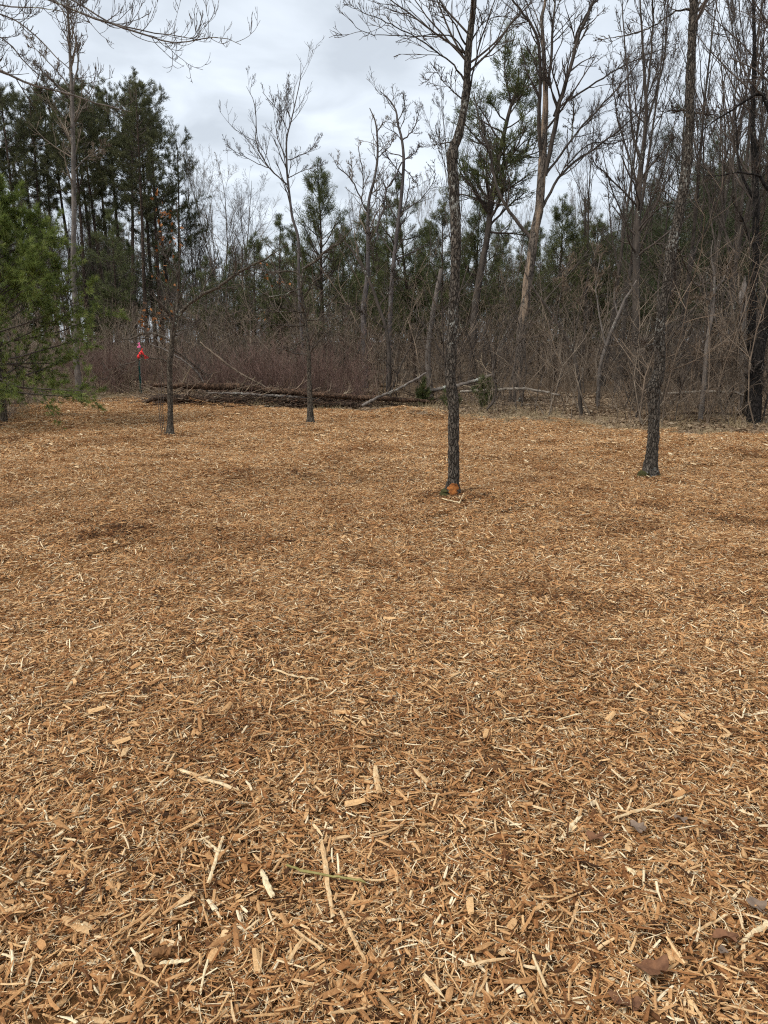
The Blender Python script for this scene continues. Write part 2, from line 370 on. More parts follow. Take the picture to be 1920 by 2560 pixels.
def scatter(name, metas, pts, rot, scl, idx, **props):
    """one 'stuff' object: copies of a few meshes spread over points with geometry nodes"""
    col = bpy.data.collections.new(name + '_source')
    for k, me in enumerate(metas):
        o = bpy.data.objects.new('%s_%02d' % (name, k), me); col.objects.link(o)
    me = bpy.data.meshes.new(name); pts = np.asarray(pts, np.float32)
    me.vertices.add(len(pts)); me.vertices.foreach_set('co', pts.ravel())
    a = me.attributes.new('rot', 'FLOAT_VECTOR', 'POINT'); a.data.foreach_set('vector', np.asarray(rot, np.float32).ravel())
    a = me.attributes.new('scl', 'FLOAT_VECTOR', 'POINT')
    scl = np.asarray(scl, np.float32)
    if scl.ndim == 1: scl = np.repeat(scl[:, None], 3, 1)
    a.data.foreach_set('vector', scl.ravel())
    a = me.attributes.new('idx', 'INT', 'POINT'); a.data.foreach_set('value', np.asarray(idx, np.int32))
    o = link(name, me, kind='stuff', **props)
    g = bpy.data.node_groups.new(name + '_nodes', 'GeometryNodeTree')
    g.interface.new_socket('Geometry', in_out='INPUT', socket_type='NodeSocketGeometry')
    g.interface.new_socket('Geometry', in_out='OUTPUT', socket_type='NodeSocketGeometry')
    gi = g.nodes.new('NodeGroupInput'); go = g.nodes.new('NodeGroupOutput')
    ip = g.nodes.new('GeometryNodeInstanceOnPoints'); ci = g.nodes.new('GeometryNodeCollectionInfo')
    ci.inputs['Collection'].default_value = col; ci.inputs['Separate Children'].default_value = True; ci.inputs['Reset Children'].default_value = True
    def na(nm, typ):
        n = g.nodes.new('GeometryNodeInputNamedAttribute'); n.data_type = typ; n.inputs[0].default_value = nm; return n.outputs[0]
    er = g.nodes.new('FunctionNodeEulerToRotation')
    L = g.links.new
    L(gi.outputs[0], ip.inputs['Points']); L(ci.outputs[0], ip.inputs['Instance']); ip.inputs['Pick Instance'].default_value = True
    L(na('idx', 'INT'), ip.inputs['Instance Index']); L(na('rot', 'FLOAT_VECTOR'), er.inputs[0]); L(er.outputs[0], ip.inputs['Rotation'])
    L(na('scl', 'FLOAT_VECTOR'), ip.inputs['Scale']); L(ip.outputs[0], go.inputs[0])
    md = o.modifiers.new('scatter', 'NODES'); md.node_group = g
    return o

# ------------------------------------------------------------------ ground
def grid(xs, ys, fz):
    X, Yy = np.meshgrid(xs, ys); Z = fz(X, Yy)
    V = np.stack([X, Yy, Z], -1).reshape(-1, 3); nx, ny = len(xs), len(ys)
    i, j = np.meshgrid(np.arange(nx - 1), np.arange(ny - 1)); a = (j * nx + i).ravel()
    return V, np.stack([a, a + 1, a + nx + 1, a + nx], -1)
xs = np.concatenate([np.linspace(-400, -32, 14), np.linspace(-30, 30, 110), np.linspace(32, 400, 14)])
ys = np.concatenate([np.linspace(-300, -8, 8), np.linspace(-6, 60, 120), np.linspace(65, 600, 18)])
link('forest_floor', MB().add(*grid(xs, ys, lambda x, y: gz0(x, y) - 0.045)).mesh('forest_floor', 'floor'), kind='structure')
mulch = link('mulch_bed', MB().add(*grid(np.linspace(-13, 13, 190), np.linspace(-4, 23, 200), lambda x, y: gz(x, y) - .012)).mesh('mulch_bed', 'mulch'), kind='structure',
             label='orange-brown shredded wood mulch spread over the clearing')

# shredded wood: small patches of real chips and fibres, laid over the whole bed
def chip_patch(rng, rad, nf, ns, nc, dt=0.0):
    mb = MB(); kx = rng.normal(0, 9, (7, 2)); ph = rng.uniform(0, 6.28, 7)
    bump_ = lambda x, y_: .006 * sum(np.sin(x * k_[0] + y_ * k_[1] + p_) for k_, p_ in zip(kx, ph)).clip(-1.5, 2.2) + .006
    def lay(k, lmin, lmax, wmin, wmax, flat, sides, n, bend, tlo, thi, tmean, tsd, zmax):
        r = rad * np.sqrt(rng.uniform(0, 1, k)); a = rng.uniform(0, 2 * math.pi, k)
        c = np.stack([r * np.cos(a), r * np.sin(a), rng.uniform(0.0, zmax, k)], -1)
        c[:, 2] += bump_(c[:, 0], c[:, 1])
        L = lmin + (lmax - lmin) * rng.uniform(0, 1, k) ** 2.0
        az = rng.uniform(0, 2 * math.pi, k); el = rng.normal(0, 0.20, k)
        d = np.stack([np.cos(az) * np.cos(el), np.sin(az) * np.cos(el), np.sin(el)], -1)
        P = integrate(rng, c - d * L[:, None] * 0.5, d, L, n, bend, 0)
        w = rng.uniform(wmin, wmax, k)[:, None] * np.ones((1, n)) * rng.uniform(0.75, 1.1, (k, n))
        w[:, 0] *= rng.uniform(0.45, 1.0, k); w[:, -1] *= rng.uniform(0.25, 1.0, k)
        rf = nrm(np.stack([rng.normal(0, .35, k), rng.normal(0, .35, k), np.ones(k)], -1))
        V, Q = tubes(P, w, sides, flat, ref=rf)
        tone = np.clip(rng.normal(tmean + dt, tsd, k), tlo, thi)
        off = mb.n
        mb.add(V, Q, 0, np.repeat(tone, n * sides))
        mb.F.append((caps(k, n, sides) + off, 0))
    lay(nf, 0.010, 0.060, 0.0006, 0.0017, 0.8, 3, 3, 0.20, 0, 1, 0.62, 0.32, 0.024)
    lay(ns, 0.018, 0.090, 0.0018, 0.0050, 0.42, 4, 3, 0.09, 0, 1, 0.48, 0.30, 0.026)
    lay(nc, 0.020, 0.075, 0.0050, 0.0115, 0.45, 5, 3, 0.07, 0, 1, 0.40, 0.25, 0.022)
    return mb.mesh('shredded_wood', 'chip', smooth=False)
rng = np.random.default_rng(11)
fine = [chip_patch(rng, 0.48, 2700, 950, 120) for _ in range(7)] + [chip_patch(rng, 0.48, 800, 560, 80, .08) for _ in range(3)]
pts = []
y = -1.6
while y < 22.5:
    stp = 0.41 if y < 4 else (0.45 if y < 9 else 0.52)
    for x in np.arange(-12.4, 12.4, stp):
        if abs(x) > 0.56 * max(y, 0.5) + 2.4: continue
        px_, py_ = x + rng.uniform(-.5, .5) * stp, y + rng.uniform(-.5, .5) * stp
        if mulch_mask(px_, py_ + rng.normal(0, .28)) > rng.uniform(0.02, 0.8): pts.append((px_, py_))
    y += stp
pts = np.array(pts)
def slope_rot(p, rng):
    e = 0.05
    gx = (gz(p[:, 0] + e, p[:, 1]) - gz(p[:, 0] - e, p[:, 1])) / (2 * e)
    gy = (gz(p[:, 0], p[:, 1] + e) - gz(p[:, 0], p[:, 1] - e)) / (2 * e)
    return np.stack([np.arctan(gy), -np.arctan(gx), np.zeros(len(p))], -1)
# rotation about the vertical comes from 4 pre-turned euler values: tilt first, then spin
rot = slope_rot(pts, rng); spin = rng.uniform(0, 2 * math.pi, len(pts))
ca, sa = np.cos(spin), np.sin(spin)
rot = np.stack([rot[:, 0] * ca + rot[:, 1] * sa, -rot[:, 0] * sa + rot[:, 1] * ca, spin], -1)
sc = np.where(pts[:, 1] < 6, 1.0, 1.0 + 0.035 * (pts[:, 1] - 6))[:, None] * np.array([[1, 1, 1.0]])
scatter('shredded_mulch', fine, np.column_stack([pts, gz(pts[:, 0], pts[:, 1])]), rot, sc, np.where(pts[:, 1] < 9, rng.integers(0, 7, len(pts)), rng.integers(7, 10, len(pts))), label='loose shredded wood fibres and chips covering the clearing')

# patches of darker chips laid round the trunks and in spots over the bed
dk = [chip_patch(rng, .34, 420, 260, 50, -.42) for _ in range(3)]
q = []
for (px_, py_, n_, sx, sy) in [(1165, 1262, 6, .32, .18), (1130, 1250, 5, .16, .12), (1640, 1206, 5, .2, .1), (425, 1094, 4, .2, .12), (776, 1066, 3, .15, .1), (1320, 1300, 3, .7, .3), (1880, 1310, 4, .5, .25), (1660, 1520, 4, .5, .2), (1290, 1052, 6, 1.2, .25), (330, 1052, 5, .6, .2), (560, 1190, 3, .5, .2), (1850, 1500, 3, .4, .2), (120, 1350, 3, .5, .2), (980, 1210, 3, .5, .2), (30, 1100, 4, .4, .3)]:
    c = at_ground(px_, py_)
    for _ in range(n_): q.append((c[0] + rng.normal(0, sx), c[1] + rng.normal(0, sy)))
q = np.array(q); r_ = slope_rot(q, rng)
scatter('dark_chips', dk, np.column_stack([q, gz(q[:, 0], q[:, 1]) + .018]), r_, rng.uniform(.5, 1.05, len(q)), rng.integers(0, 3, len(q)), label='darker chips scattered in patches among the mulch')

# the larger chips one can pick out, as pieces of the bed
def wood_chip_mesh(rng, L, w, flat, n=5, sides=6, bend=0.05, tone=0.6, rough=0.15, forked=False):
    d = np.array([[1.0, 0, 0]]); P = integrate(rng, np.array([[-L / 2, 0, 0]]), d, np.array([L]), n, bend, 0)
    P[:, :, 2] *= 0.5
    Rd = w * np.ones((1, n)) * rng.uniform(1 - rough * 1.5, 1 + rough, (1, n)); Rd[0, 0] *= rng.uniform(0.6, 1.0); Rd[0, -1] *= rng.uniform(0.25, 1.0)
    mb = MB(); V, Q = tubes(P, Rd, sides, flat, ref=(0, 0, 1))
    V = V + rng.normal(0, 0.10 * w, V.shape); V[:sides, 0] += rng.normal(0, .9 * w, sides); V[-sides:, 0] += rng.normal(0, 1.3 * w, sides)
    tn = np.clip(tone + rng.normal(0, 0.05, len(V)), 0, 1)
    mb.add(V, Q, 0, tn); mb.F.append((caps(1, n, sides), 0))
    return mb.mesh('wood_chip', 'chip_piece', smooth=False)
rng = np.random.default_rng(5)
protos = []
for k in range(36):
    kind = k % 3
    if kind == 0: protos.append(wood_chip_mesh(rng, rng.uniform(.06, .11), rng.uniform(.0035, .006), .5, tone=rng.uniform(.55, 1)))
    elif kind == 1: protos.append(wood_chip_mesh(rng, rng.uniform(.045, .08), rng.uniform(.007, .012), .35, tone=rng.uniform(.3, .85)))
    else: protos.append(wood_chip_mesh(rng, rng.uniform(.07, .14), rng.uniform(.0022, .004), .8, n=7, bend=.1, tone=rng.uniform(.6, 1)))
for k in range(300):
    yy = 1.25 + 3.4 * rng.uniform() ** 1.5; xx = rng.uniform(-1, 1) * (0.56 * yy + 0.12)
    link('wood_chip', protos[rng.integers(36)], mulch, (xx, yy, float(gz(xx, yy)) + rng.uniform(.026, .040)), (rng.normal(0, .12), rng.normal(0, .12), rng.uniform(0, 6.28)), rng.uniform(0.75, 1.2))

# ------------------------------------------------------------------ tree builders
def skeleton(rng, P, Rd, L, levels, rmin):
    """levels: list of dicts for children(); returns the list of (P, R) of every level"""
    outl = []
    for lv in levels:
        P, Rd, L = children(rng, P, Rd, L, rmin=rmin, **lv); outl.append((P, Rd))
    return outl
def add_levels(mb, lv, mat=0, first_sides=5):
    for k, (P, Rd) in enumerate(lv):
        V, Q = tubes(P, Rd, max(3, first_sides - k)); mb.add(V, Q, mat)
def bare_proto(seed, H=12, r=0.11, style='plain', bk='bark_bg', tw='twig', t0=0.3, dense=1.0):
    rng = np.random.default_rng(seed)
    st = {'plain': dict(w=.05, a1=.75, a2=.7, up=.55, wb=.10), 'asc': dict(w=.025, a1=.5, a2=.5, up=.9, wb=.06), 'dead': dict(w=.09, a1=.8, a2=.75, up=.55, wb=.20), 'wide': dict(w=.06, a1=1.05, a2=.8, up=.35, wb=.12)}[style]
    P = integrate(rng, np.array([[0, 0, -0.3]]), np.array([[rng.normal(0, .04), rng.normal(0, .04), 1.0]]), np.array([H + .3]), 16, st['w'], 0.4)
    Rd = (r * (1 - 0.9 * np.linspace(0, 1, 16) ** 0.9))[None]; Rd[0, 0] *= 1.35; L = np.array([H * 0.62])
    k1 = int(15 * dense)
    lv = skeleton(rng, P, Rd, L, [dict(k=k1, t0=t0, t1=.97, ang=st['a1'], lr=.62, rr=.55, n=8, wob=st['wb'], up=st['up'], taper_len=1.0),
        dict(k=7, t0=.2, t1=.97, ang=st['a2'], lr=.42, rr=.6, n=5, wob=st['wb'] * 1.3, up=st['up'] * .7),
        dict(k=5, t0=.15, t1=1, ang=st['a2'], lr=.45, rr=.65, n=4, wob=st['wb'] * 1.6, up=st['up'] * .5)] + ([] if style == 'dead' else
        [dict(k=3, t0=.2, t1=1, ang=.65, lr=.5, rr=.7, n=3, wob=.15, up=.2)]), 0.0045)
    tr = MB().add(*tubes(P, Rd, 9)); cr = MB(); add_levels(cr, lv)
    return {'trunk': tr.mesh('trunk', bk), 'crown': cr.mesh('crown', tw)}
def pine_proto(seed, H=18, r=0.17, c0=0.5, br=2.3, nbr=52, nm='needle_red', ln=0.22, wd=0.024, per=24, bk='bark_pine', dead=22, tip=0.4, sub=5, tper=5, up=0.5, jit=.25):
    rng = np.random.default_rng(seed)
    P = integrate(rng, np.array([[0, 0, -0.3]]), np.array([[rng.normal(0, .015), rng.normal(0, .015), 1.0]]), np.array([H + .3]), 16, .012, 0.3)
    Rd = (r * (1 - 0.86 * np.linspace(0, 1, 16)))[None]; Rd[0, 0] *= 1.25
    tr = MB().add(*tubes(P, Rd, 9)); cr = MB()
    t = np.sort(c0 + (.985 - c0) * rng.uniform(0, 1, nbr) ** 1.25); f = t * 15; i = np.minimum(f.astype(int), 14); w = (f - i)[:, None]
    p = P[0, i] * (1 - w) + P[0, i + 1] * w
    s = (t - c0) / (1 - c0)
    prof = np.clip(np.minimum(0.55 + 1.6 * s, (1 - s) * 1.9 + tip), 0, 1)
    L = br * prof * rng.uniform(0.6, 1.15, nbr)
    az = rng.uniform(0, 6.283, nbr); el = rng.normal(0.15, .2, nbr) + 0.5 * s
    d = np.stack([np.cos(az) * np.cos(el), np.sin(az) * np.cos(el), np.sin(el)], -1)
    B = integrate(rng, p, d, L, 6, 0.10, up); rb = np.linspace(.028, .010, 6)[None] * np.maximum(L[:, None] / br, .4)
    cr.add(*tubes(B, rb, 4), 0)
    S2, r2, L2 = children(rng, B, rb, L, sub, .3, .98, .7, .38, .7, 4, .12, .35, .006)
    cr.add(*tubes(S2, r2, 3), 0)
    allp = np.concatenate([S2[:, 1:].reshape(-1, 3), B[:, 3:].reshape(-1, 3)]); ax = np.concatenate([np.repeat(nrm(S2[:, -1] - S2[:, 0]), 3, 0), np.repeat(nrm(B[:, -1] - B[:, 2]), 3, 0)])
    fr = np.clip(L / br * 1.3, .12, 1); pk_ = np.concatenate([np.repeat(np.repeat(fr, sub), 3), np.repeat(fr, 3)])
    keep = rng.uniform(size=len(allp)) < pk_ * tper / 5.0
    V, Fc, tone = tufts(rng, allp[keep], ax[keep], per, ln, wd, up=.25, jit=jit); cr.add(V, Fc, 1, tone)
    if dead:
        t = rng.uniform(0.16, c0 + .08, dead); f = t * 15; i = f.astype(int); w = (f - i)[:, None]; p = P[0, i] * (1 - w) + P[0, i + 1] * w
        az = rng.uniform(0, 6.283, dead); d = np.stack([np.cos(az), np.sin(az), rng.normal(-.05, .2, dead)], -1)
        D = integrate(rng, p, d, rng.uniform(.4, 1.7, dead) * br / 2.3, 5, .12, .1); cr.add(*tubes(D, np.linspace(.017, .006, 5)[None] * np.ones((dead, 1)), 3), 0)
        D2, r2, _ = children(rng, D, np.full((dead, 5), .012), np.full(dead, 1.2), 3, .3, 1, .7, .4, .7, 3, .15, .1, .006); cr.add(*tubes(D2, r2, 3), 0)
    return {'trunk': tr.mesh('trunk', bk), 'crown': cr.mesh('crown', ['twig', nm], smooth=False)}
def plant(proto, name, label, category, X, Y, scale=1.0, rz=0.0, lean=(0, 0), group=None):
    e = thing(name, label, category, (X, Y, float(gz(X, Y)) - 0.02), (lean[0], lean[1], rz), scale, group)
    for k, me in proto.items(): link(k, me, e)
    return e
def xpx(px, Y): return (px - 960) / F * (Y * CP + CAMZ * SP)
def zpx(py, Y): return at(960, py, Y)[2]
def hero(name, label, Y, trunk, limbs, bk, tw, seed, tr_sides=14, tr_rings=60, amp=0.05, rmin=None, lv_tr=None, lv_lb=None, category='tree', dyl=0.8, extra=None, base=True, group=None, wl=1.0, wt=1.0):
    """a tree whose trunk and main limbs follow traced lines; finer branches grow from them"""
    rng = np.random.default_rng(seed); rmin = rmin or 0.24 * Y / 740
    P, Rd = pxpath(trunk, Y, tr_rings); Rd = Rd * wt
    if base:
        g = float(gz(P[0, 0], P[0, 1])); b = np.array([[P[0, 0], P[0, 1], g - 0.15]])
        if P[0, 2] > g + 0.3:
            k = max(3, int((P[0, 2] - g) / 0.15)); tt = np.linspace(0, 1, k, endpoint=False)[:, None]
            ext = b * (1 - tt) + P[:1] * tt; P = np.vstack([ext, P]); Rd = np.concatenate([Rd[0] * (1 + .18 * (1 - tt[:, 0]) ** 2), Rd])
        else: P = np.vstack([b, P]); Rd = np.concatenate([[Rd[0] * 1.05], Rd])
    org = np.array([P[0, 0], P[0, 1], float(gz(P[0, 0], P[0, 1]))]) if base else P[0]
    e = thing(name, label, category, tuple(org), group=group)
    V, Q = bumpy(rng, P, Rd, tr_sides, amp)
    tro = link('trunk', MB().add(V, Q).mesh('trunk', bk, org), e)
    cr = MB()
    for lb in limbs:
        n = max(8, len(lb) * 3); p, r = pxpath(lb, Y, n, dyl * rng.uniform(-1, 1) * 0.6); r = r * wl
        L = np.array([np.linalg.norm(np.diff(p, axis=0), axis=1).sum()])
        p[1:-1] += rng.normal(0, 0.004 * Y / 8, (n - 2, 3))
        big = r.max() > 2.2 * rmin
        mb = MB().add(*tubes(p, r, 8)); me = mb
        lv = skeleton(rng, p[None], r[None], L, lv_lb or [dict(k=11, t0=.12, t1=1, ang=.7, lr=.34, rr=.55, n=6, wob=.12, up=.5), dict(k=4, t0=.2, t1=1, ang=.65, lr=.42, rr=.7, n=4, wob=.15, up=.45), dict(k=2, t0=.3, t1=1, ang=.6, lr=.45, rr=.7, n=3, wob=.15, up=.4)], rmin)
        lo = link('limb', mb.mesh('limb', ({'bark_peel': 'bark_bg'}.get(bk, bk)) if big else tw, org), e)
        tm = MB(); add_levels(tm, lv, 0, 5); link('twigs', tm.mesh('twigs', tw, org), lo, kind='stuff')
    if lv_tr:
        L = np.array([np.linalg.norm(np.diff(P, axis=0), axis=1).sum()])
        add_levels(cr, skeleton(rng, P[None], Rd[None], L, lv_tr, rmin), 0, 5)
    if cr.n: link('crown', cr.mesh('crown', tw, org), e)
    return e, P, Rd, org
def surf_patch(P, Rd, i0, i1, a0, a1, off, org, mat, name, parent, rng, na=14):
    """a patch lying on a trunk's surface, rounded in outline"""
    T = nrm(np.gradient(P, axis=0)); ref = np.array([1.0, 0, 0]); U = nrm(np.cross(T, ref)); Vv = np.cross(U, T)
    n = 14; s = np.linspace(0, 1, n); i = i0 + s * (i1 - i0)
    rows = []
    for k in range(n):
        ii = min(int(i[k]), len(P) - 2); w = i[k] - ii
        c = P[ii] * (1 - w) + P[ii + 1] * w; r = Rd[ii] * (1 - w) + Rd[ii + 1] * w
        half = (a1 - a0) / 2 * math.sqrt(max(0.02, 1 - (2 * s[k] - 1) ** 2)) * (1 + .2 * rng.normal())
        for a in np.linspace((a0 + a1) / 2 - half, (a0 + a1) / 2 + half, na):
            e_ = 1 - abs(a - (a0 + a1) / 2) / max(half, 1e-6)
            o = off * min(1, 4 * e_) * min(1, 5 * s[k], 5 * (1 - s[k])) + (-0.006 if min(e_, s[k], 1 - s[k]) < 1e-3 else 0)
            rows.append(c + (r * 1.08 + o + rng.uniform(0, abs(off) * .5)) * (math.cos(a) * np.array([1.0, 0, 0]) + math.sin(a) * np.array([0, 1.0, 0])))
    V = np.array(rows); j, k = np.meshgrid(np.arange(na - 1), np.arange(n - 1)); a = (k * na + j).ravel()
    return link(name, MB().add(V, np.stack([a, a + 1, a + na + 1, a + na], -1)).mesh(name, mat, org), parent)

# ------------------------------------------------------------------ the near trees on the mulch
LV_T = [dict(k=16, t0=.62, t1=.99, ang=.9, lr=.16, rr=.35, n=8, wob=.09, up=.45), dict(k=6, t0=.2, t1=1, ang=.65, lr=.42, rr=.6, n=5, wob=.12, up=.4), dict(k=4, t0=.2, t1=1, ang=.6, lr=.45, rr=.7, n=4, wob=.14, up=.35)]
Y1 = at_ground(1132, 1243)[1]
e1, P1, R1, o1 = hero('bare_tree', 'slender crooked tree with scaly lichen-flecked bark and an orange wound at its base', Y1,
    [(1130, 1248, 60), (1130, 1232, 46), (1132, 1210, 33), (1134, 1190, 28), (1134, 1140, 27), (1134, 1060, 27), (1133, 1000, 27), (1126, 950, 27), (1128, 900, 25), (1132, 800, 26), (1138, 700, 24), (1140, 600, 25), (1136, 500, 25), (1132, 430, 26), (1130, 390, 28), (1136, 365, 24), (1146, 340, 22), (1155, 300, 19), (1161, 260, 18.5), (1167, 200, 18), (1171, 130, 17), (1179, 60, 15.5), (1185, 0, 14.5), (1192, -120, 12.5), (1186, -260, 10), (1196, -420, 7), (1190, -600, 4)],
    [[(1160, 200, 7), (1135, 162, 5), (1097, 135, 4.4), (1052, 102, 4), (1004, 73, 3.4), (954, 50, 2.8), (908, 31, 2.2), (889, 12, 1.4)],
     [(1163, 133, 6), (1139, 100, 4), (1097, 85, 3.4), (1043, 91, 3), (997, 89, 2.6), (927, 85, 2), (892, 69, 1.7), (860, 31, 1.2)],
     [(1164, 112, 6), (1131, 50, 4), (1093, 0, 3.4), (1050, -60, 2.5)],
     [(1166, 275, 7), (1180, 200, 5.5), (1192, 140, 5), (1212, 70, 4.4), (1238, 0, 3.6), (1262, -90, 2.5)],
     [(1157, 250, 5), (1120, 216, 3), (1089, 181, 2), (1075, 200, 1.2)],
     [(1128, 355, 5), (1105, 360, 2.6), (1074, 363, 1.4)],
     [(1172, 120, 5), (1205, 62, 3), (1250, 40, 2.2), (1300, 55, 1.5)]],
    'bark_cherry', 'twig', 1, tr_sides=40, tr_rings=300, amp=0.15, lv_tr=LV_T, rmin=.0026, wl=.8)
rngp = np.random.default_rng(3)
def trunk_of(e): return [c for c in e.children if c.name.startswith('trunk')][0]
surf_patch(P1, R1, 4.0, 9.8, R(-132), R(-42), .003, o1, 'wound', 'bark_wound', trunk_of(e1), rngp)
surf_patch(P1, R1, 1.4, 6.6, R(-215), R(-112), .016, o1, 'moss', 'moss', trunk_of(e1), rngp)
Y2 = at_ground(1625, 1197)[1]
e2, P2, R2_, o2 = hero('bare_tree', 'leaning tree with dark furrowed bark and a kinked trunk, mossy at its foot', Y2,
    [(1623, 1201, 60), (1624, 1186, 45), (1628, 1150, 31), (1633, 1100, 29), (1635, 1050, 27), (1635, 1000, 28), (1634, 970, 33), (1645, 940, 29), (1650, 900, 26), (1649, 850, 24), (1652, 800, 24), (1660, 750, 25), (1669, 700, 25), (1675, 650, 25), (1683, 600, 26), (1695, 550, 26), (1703, 500, 25), (1712, 450, 25), (1719, 400, 24), (1722, 350, 21), (1725, 300, 21), (1725, 250, 21), (1726, 200, 22), (1728, 150, 20), (1730, 100, 20), (1733, 50, 19), (1735, 0, 20), (1742, -120, 17), (1738, -300, 13), (1748, -520, 8), (1750, -700, 4)],
    [[(1726, 24, 7), (1705, 23, 4.5), (1670, 40, 4), (1625, 70, 3.2), (1570, 88, 2.6), (1520, 95, 1.6)],
     [(1716, 277, 5), (1680, 277, 2.8), (1645, 281, 1.5)], [(1735, 282, 5), (1765, 285, 2.8), (1792, 288, 1.6)],
     [(1650, 850, 5), (1610, 868, 2), (1590, 862, 1)], [(1690, 610, 5), (1730, 700, 2.2), (1760, 720, 1.2)], [(1706, 520, 5), (1650, 470, 2.2), (1600, 450, 1.2)]],
    'bark_cherry', 'twig', 2, tr_sides=40, tr_rings=300, amp=0.15, lv_tr=LV_T, rmin=.0034)
surf_patch(P2, R2_, 1.2, 6.4, R(-225), R(-110), .016, o2, 'moss', 'moss', trunk_of(e2), rngp)
surf_patch(P2, R2_, 1, 4.4, R(-80), R(10), .022, o2, 'moss', 'moss', trunk_of(e2), rngp)
LV_S = [dict(k=14, t0=.35, t1=.98, ang=.95, lr=.16, rr=.5, n=7, wob=.14, up=.25), dict(k=4, t0=.2, t1=1, ang=.7, lr=.42, rr=.6, n=4, wob=.15, up=.25), dict(k=3, t0=.2, t1=1, ang=.6, lr=.45, rr=.7, n=3, wob=.15, up=.25)]
LV_L = [dict(k=10, t0=.2, t1=1, ang=.8, lr=.28, rr=.55, n=6, wob=.14, up=.2), dict(k=4, t0=.2, t1=1, ang=.7, lr=.42, rr=.7, n=4, wob=.15, up=.25), dict(k=2, t0=.3, t1=1, ang=.6, lr=.45, rr=.7, n=3, wob=.15, up=.2)]
Y3 = at_ground(424, 1090)[1]
e3, P3, R3, o3 = hero('oak_sapling', 'small young oak with rusty leaves left on it, its main limb reaching right', Y3,
    [(424, 1095, 36), (425, 1080, 22), (426, 1048, 14.5), (425, 974, 13.5), (424, 916, 14), (428, 878, 13), (432, 832, 12.5), (438, 797, 13), (444, 765, 8), (446, 712, 6), (448, 658, 5), (451, 610, 4), (446, 560, 3), (440, 500, 2)],
    [[(438, 800, 10), (463, 770, 9), (501, 739, 8.5), (540, 720, 7.5), (579, 693, 7), (617, 670, 6), (666, 646, 4), (700, 622, 2)],
     [(424, 852, 6), (397, 837, 5), (355, 833, 4.5), (324, 847, 3), (290, 850, 1.6)], [(420, 906, 5), (397, 897, 3.6), (363, 899, 3), (309, 913, 2.4), (266, 926, 1.2)],
     [(430, 872, 4), (470, 900, 3), (520, 940, 2)], [(432, 830, 4), (470, 822, 2.6), (500, 805, 1.4)], [(500, 738, 4), (525, 690, 2.6), (536, 650, 1.4)], [(446, 700, 4), (415, 640, 2.4), (398, 560, 1.4)]],
    'bark_oak', 'twig', 3, tr_sides=20, tr_rings=90, amp=0.07, lv_tr=LV_S, lv_lb=LV_L, rmin=.0038)
def leaf_cluster(rng, centers, per, spread, size):
    c = np.repeat(np.array(centers), per, 0) + rng.normal(0, 1, (len(centers) * per, 3)) * spread
    m = len(c); d = nrm(rng.normal(size=(m, 3)) + np.array([0, 0, -.4])); s = nrm(np.cross(d, rng.normal(size=(m, 3)))); nn = np.cross(d, s)
    L = size * rng.uniform(.6, 1.2, (m, 1)); w = L * .32
    pts_ = [c, c + d * L * .35 + s * w + nn * L * .08, c + d * L * .62 + s * w * .5, c + d * L + nn * L * .05, c + d * L * .68 - s * w * .6 - nn * L * .06, c + d * L * .35 - s * w]
    V = np.stack(pts_, 1).reshape(-1, 3); f = np.arange(m)[:, None] * 6
    return V, np.concatenate([f + np.array([[0, 1, 2]]), f + np.array([[0, 2, 4]]), f + np.array([[2, 3, 4]]), f + np.array([[0, 4, 5]])])
rngl = np.random.default_rng(8)
cs = [at(x, y_, Y3 + rngl.uniform(-.3, .3)) for x, y_ in [(372, 800), (385, 808), (360, 815), (378, 795), (395, 492), (402, 520), (412, 548), (420, 570), (398, 540), (430, 590), (415, 690), (428, 705), (436, 620), (405, 600), (418, 768)]]
lf = link('dry_leaves', MB().add(*leaf_cluster(rngl, cs, 6, .10, .075)).mesh('dry_leaves', 'oak_leaf', o3, smooth=False), e3, kind='stuff')
# water sprouts beside the trunk
for k in range(3):
    q = pxpath([(412 - 4 * k, 1086, 2), (407 - 5 * k, 1020, 2), (411 - 7 * k, 960, 1.8), (402 - 6 * k, 915 + 20 * k, 1.2)], Y3 - .05, 12)
    link('sprout', MB().add(*tubes(q[0], q[1], 4)).mesh('sprout', 'twig', o3), e3)
Y4 = at_ground(776, 1061)[1]
e4, P4, R4, o4 = hero('oak_sapling', 'thin straight sapling standing alone in front of the fallen logs', Y4,
    [(776, 1065, 34), (776, 1050, 20), (775, 1005, 13.5), (773, 947, 11.5), (772, 889, 11), (766, 831, 9.5), (762, 793, 9), (757, 754, 7.5), (752, 715, 6), (757, 672, 4), (752, 630, 3)],
    [[(755, 672, 6), (785, 654, 7), (828, 619, 5.5), (855, 604, 4), (880, 570, 2)], [(757, 690, 5), (725, 676, 4), (680, 680, 3), (640, 672, 2)], [(763, 813, 5), (724, 816, 4.4), (680, 812, 3), (654, 832, 1.6)],
     [(764, 780, 4), (700, 778, 3), (640, 780, 1.6)], [(767, 845, 4), (735, 868, 2.6), (715, 880, 1.4)], [(764, 800, 4), (820, 800, 2.6), (858, 790, 1.4)], [(758, 745, 4), (790, 700, 2.8), (830, 690, 1.4)], [(754, 720, 4), (715, 735, 2.6), (670, 742, 1.4)]],
    'bark_oak', 'twig', 4, tr_sides=18, tr_rings=80, amp=0.06, lv_tr=LV_S, lv_lb=LV_L, rmin=.0042)
cs = [at(x, y_, Y4 + rngl.uniform(-.4, .4)) for x, y_ in [(657, 790), (655, 668), (662, 700), (702, 705), (616, 682), (680, 695), (705, 730)]]
link('dry_leaves', MB().add(*leaf_cluster(rngl, cs, 3, .09, .075)).mesh('dry_leaves', 'oak_leaf', o4, smooth=False), e4, kind='stuff')

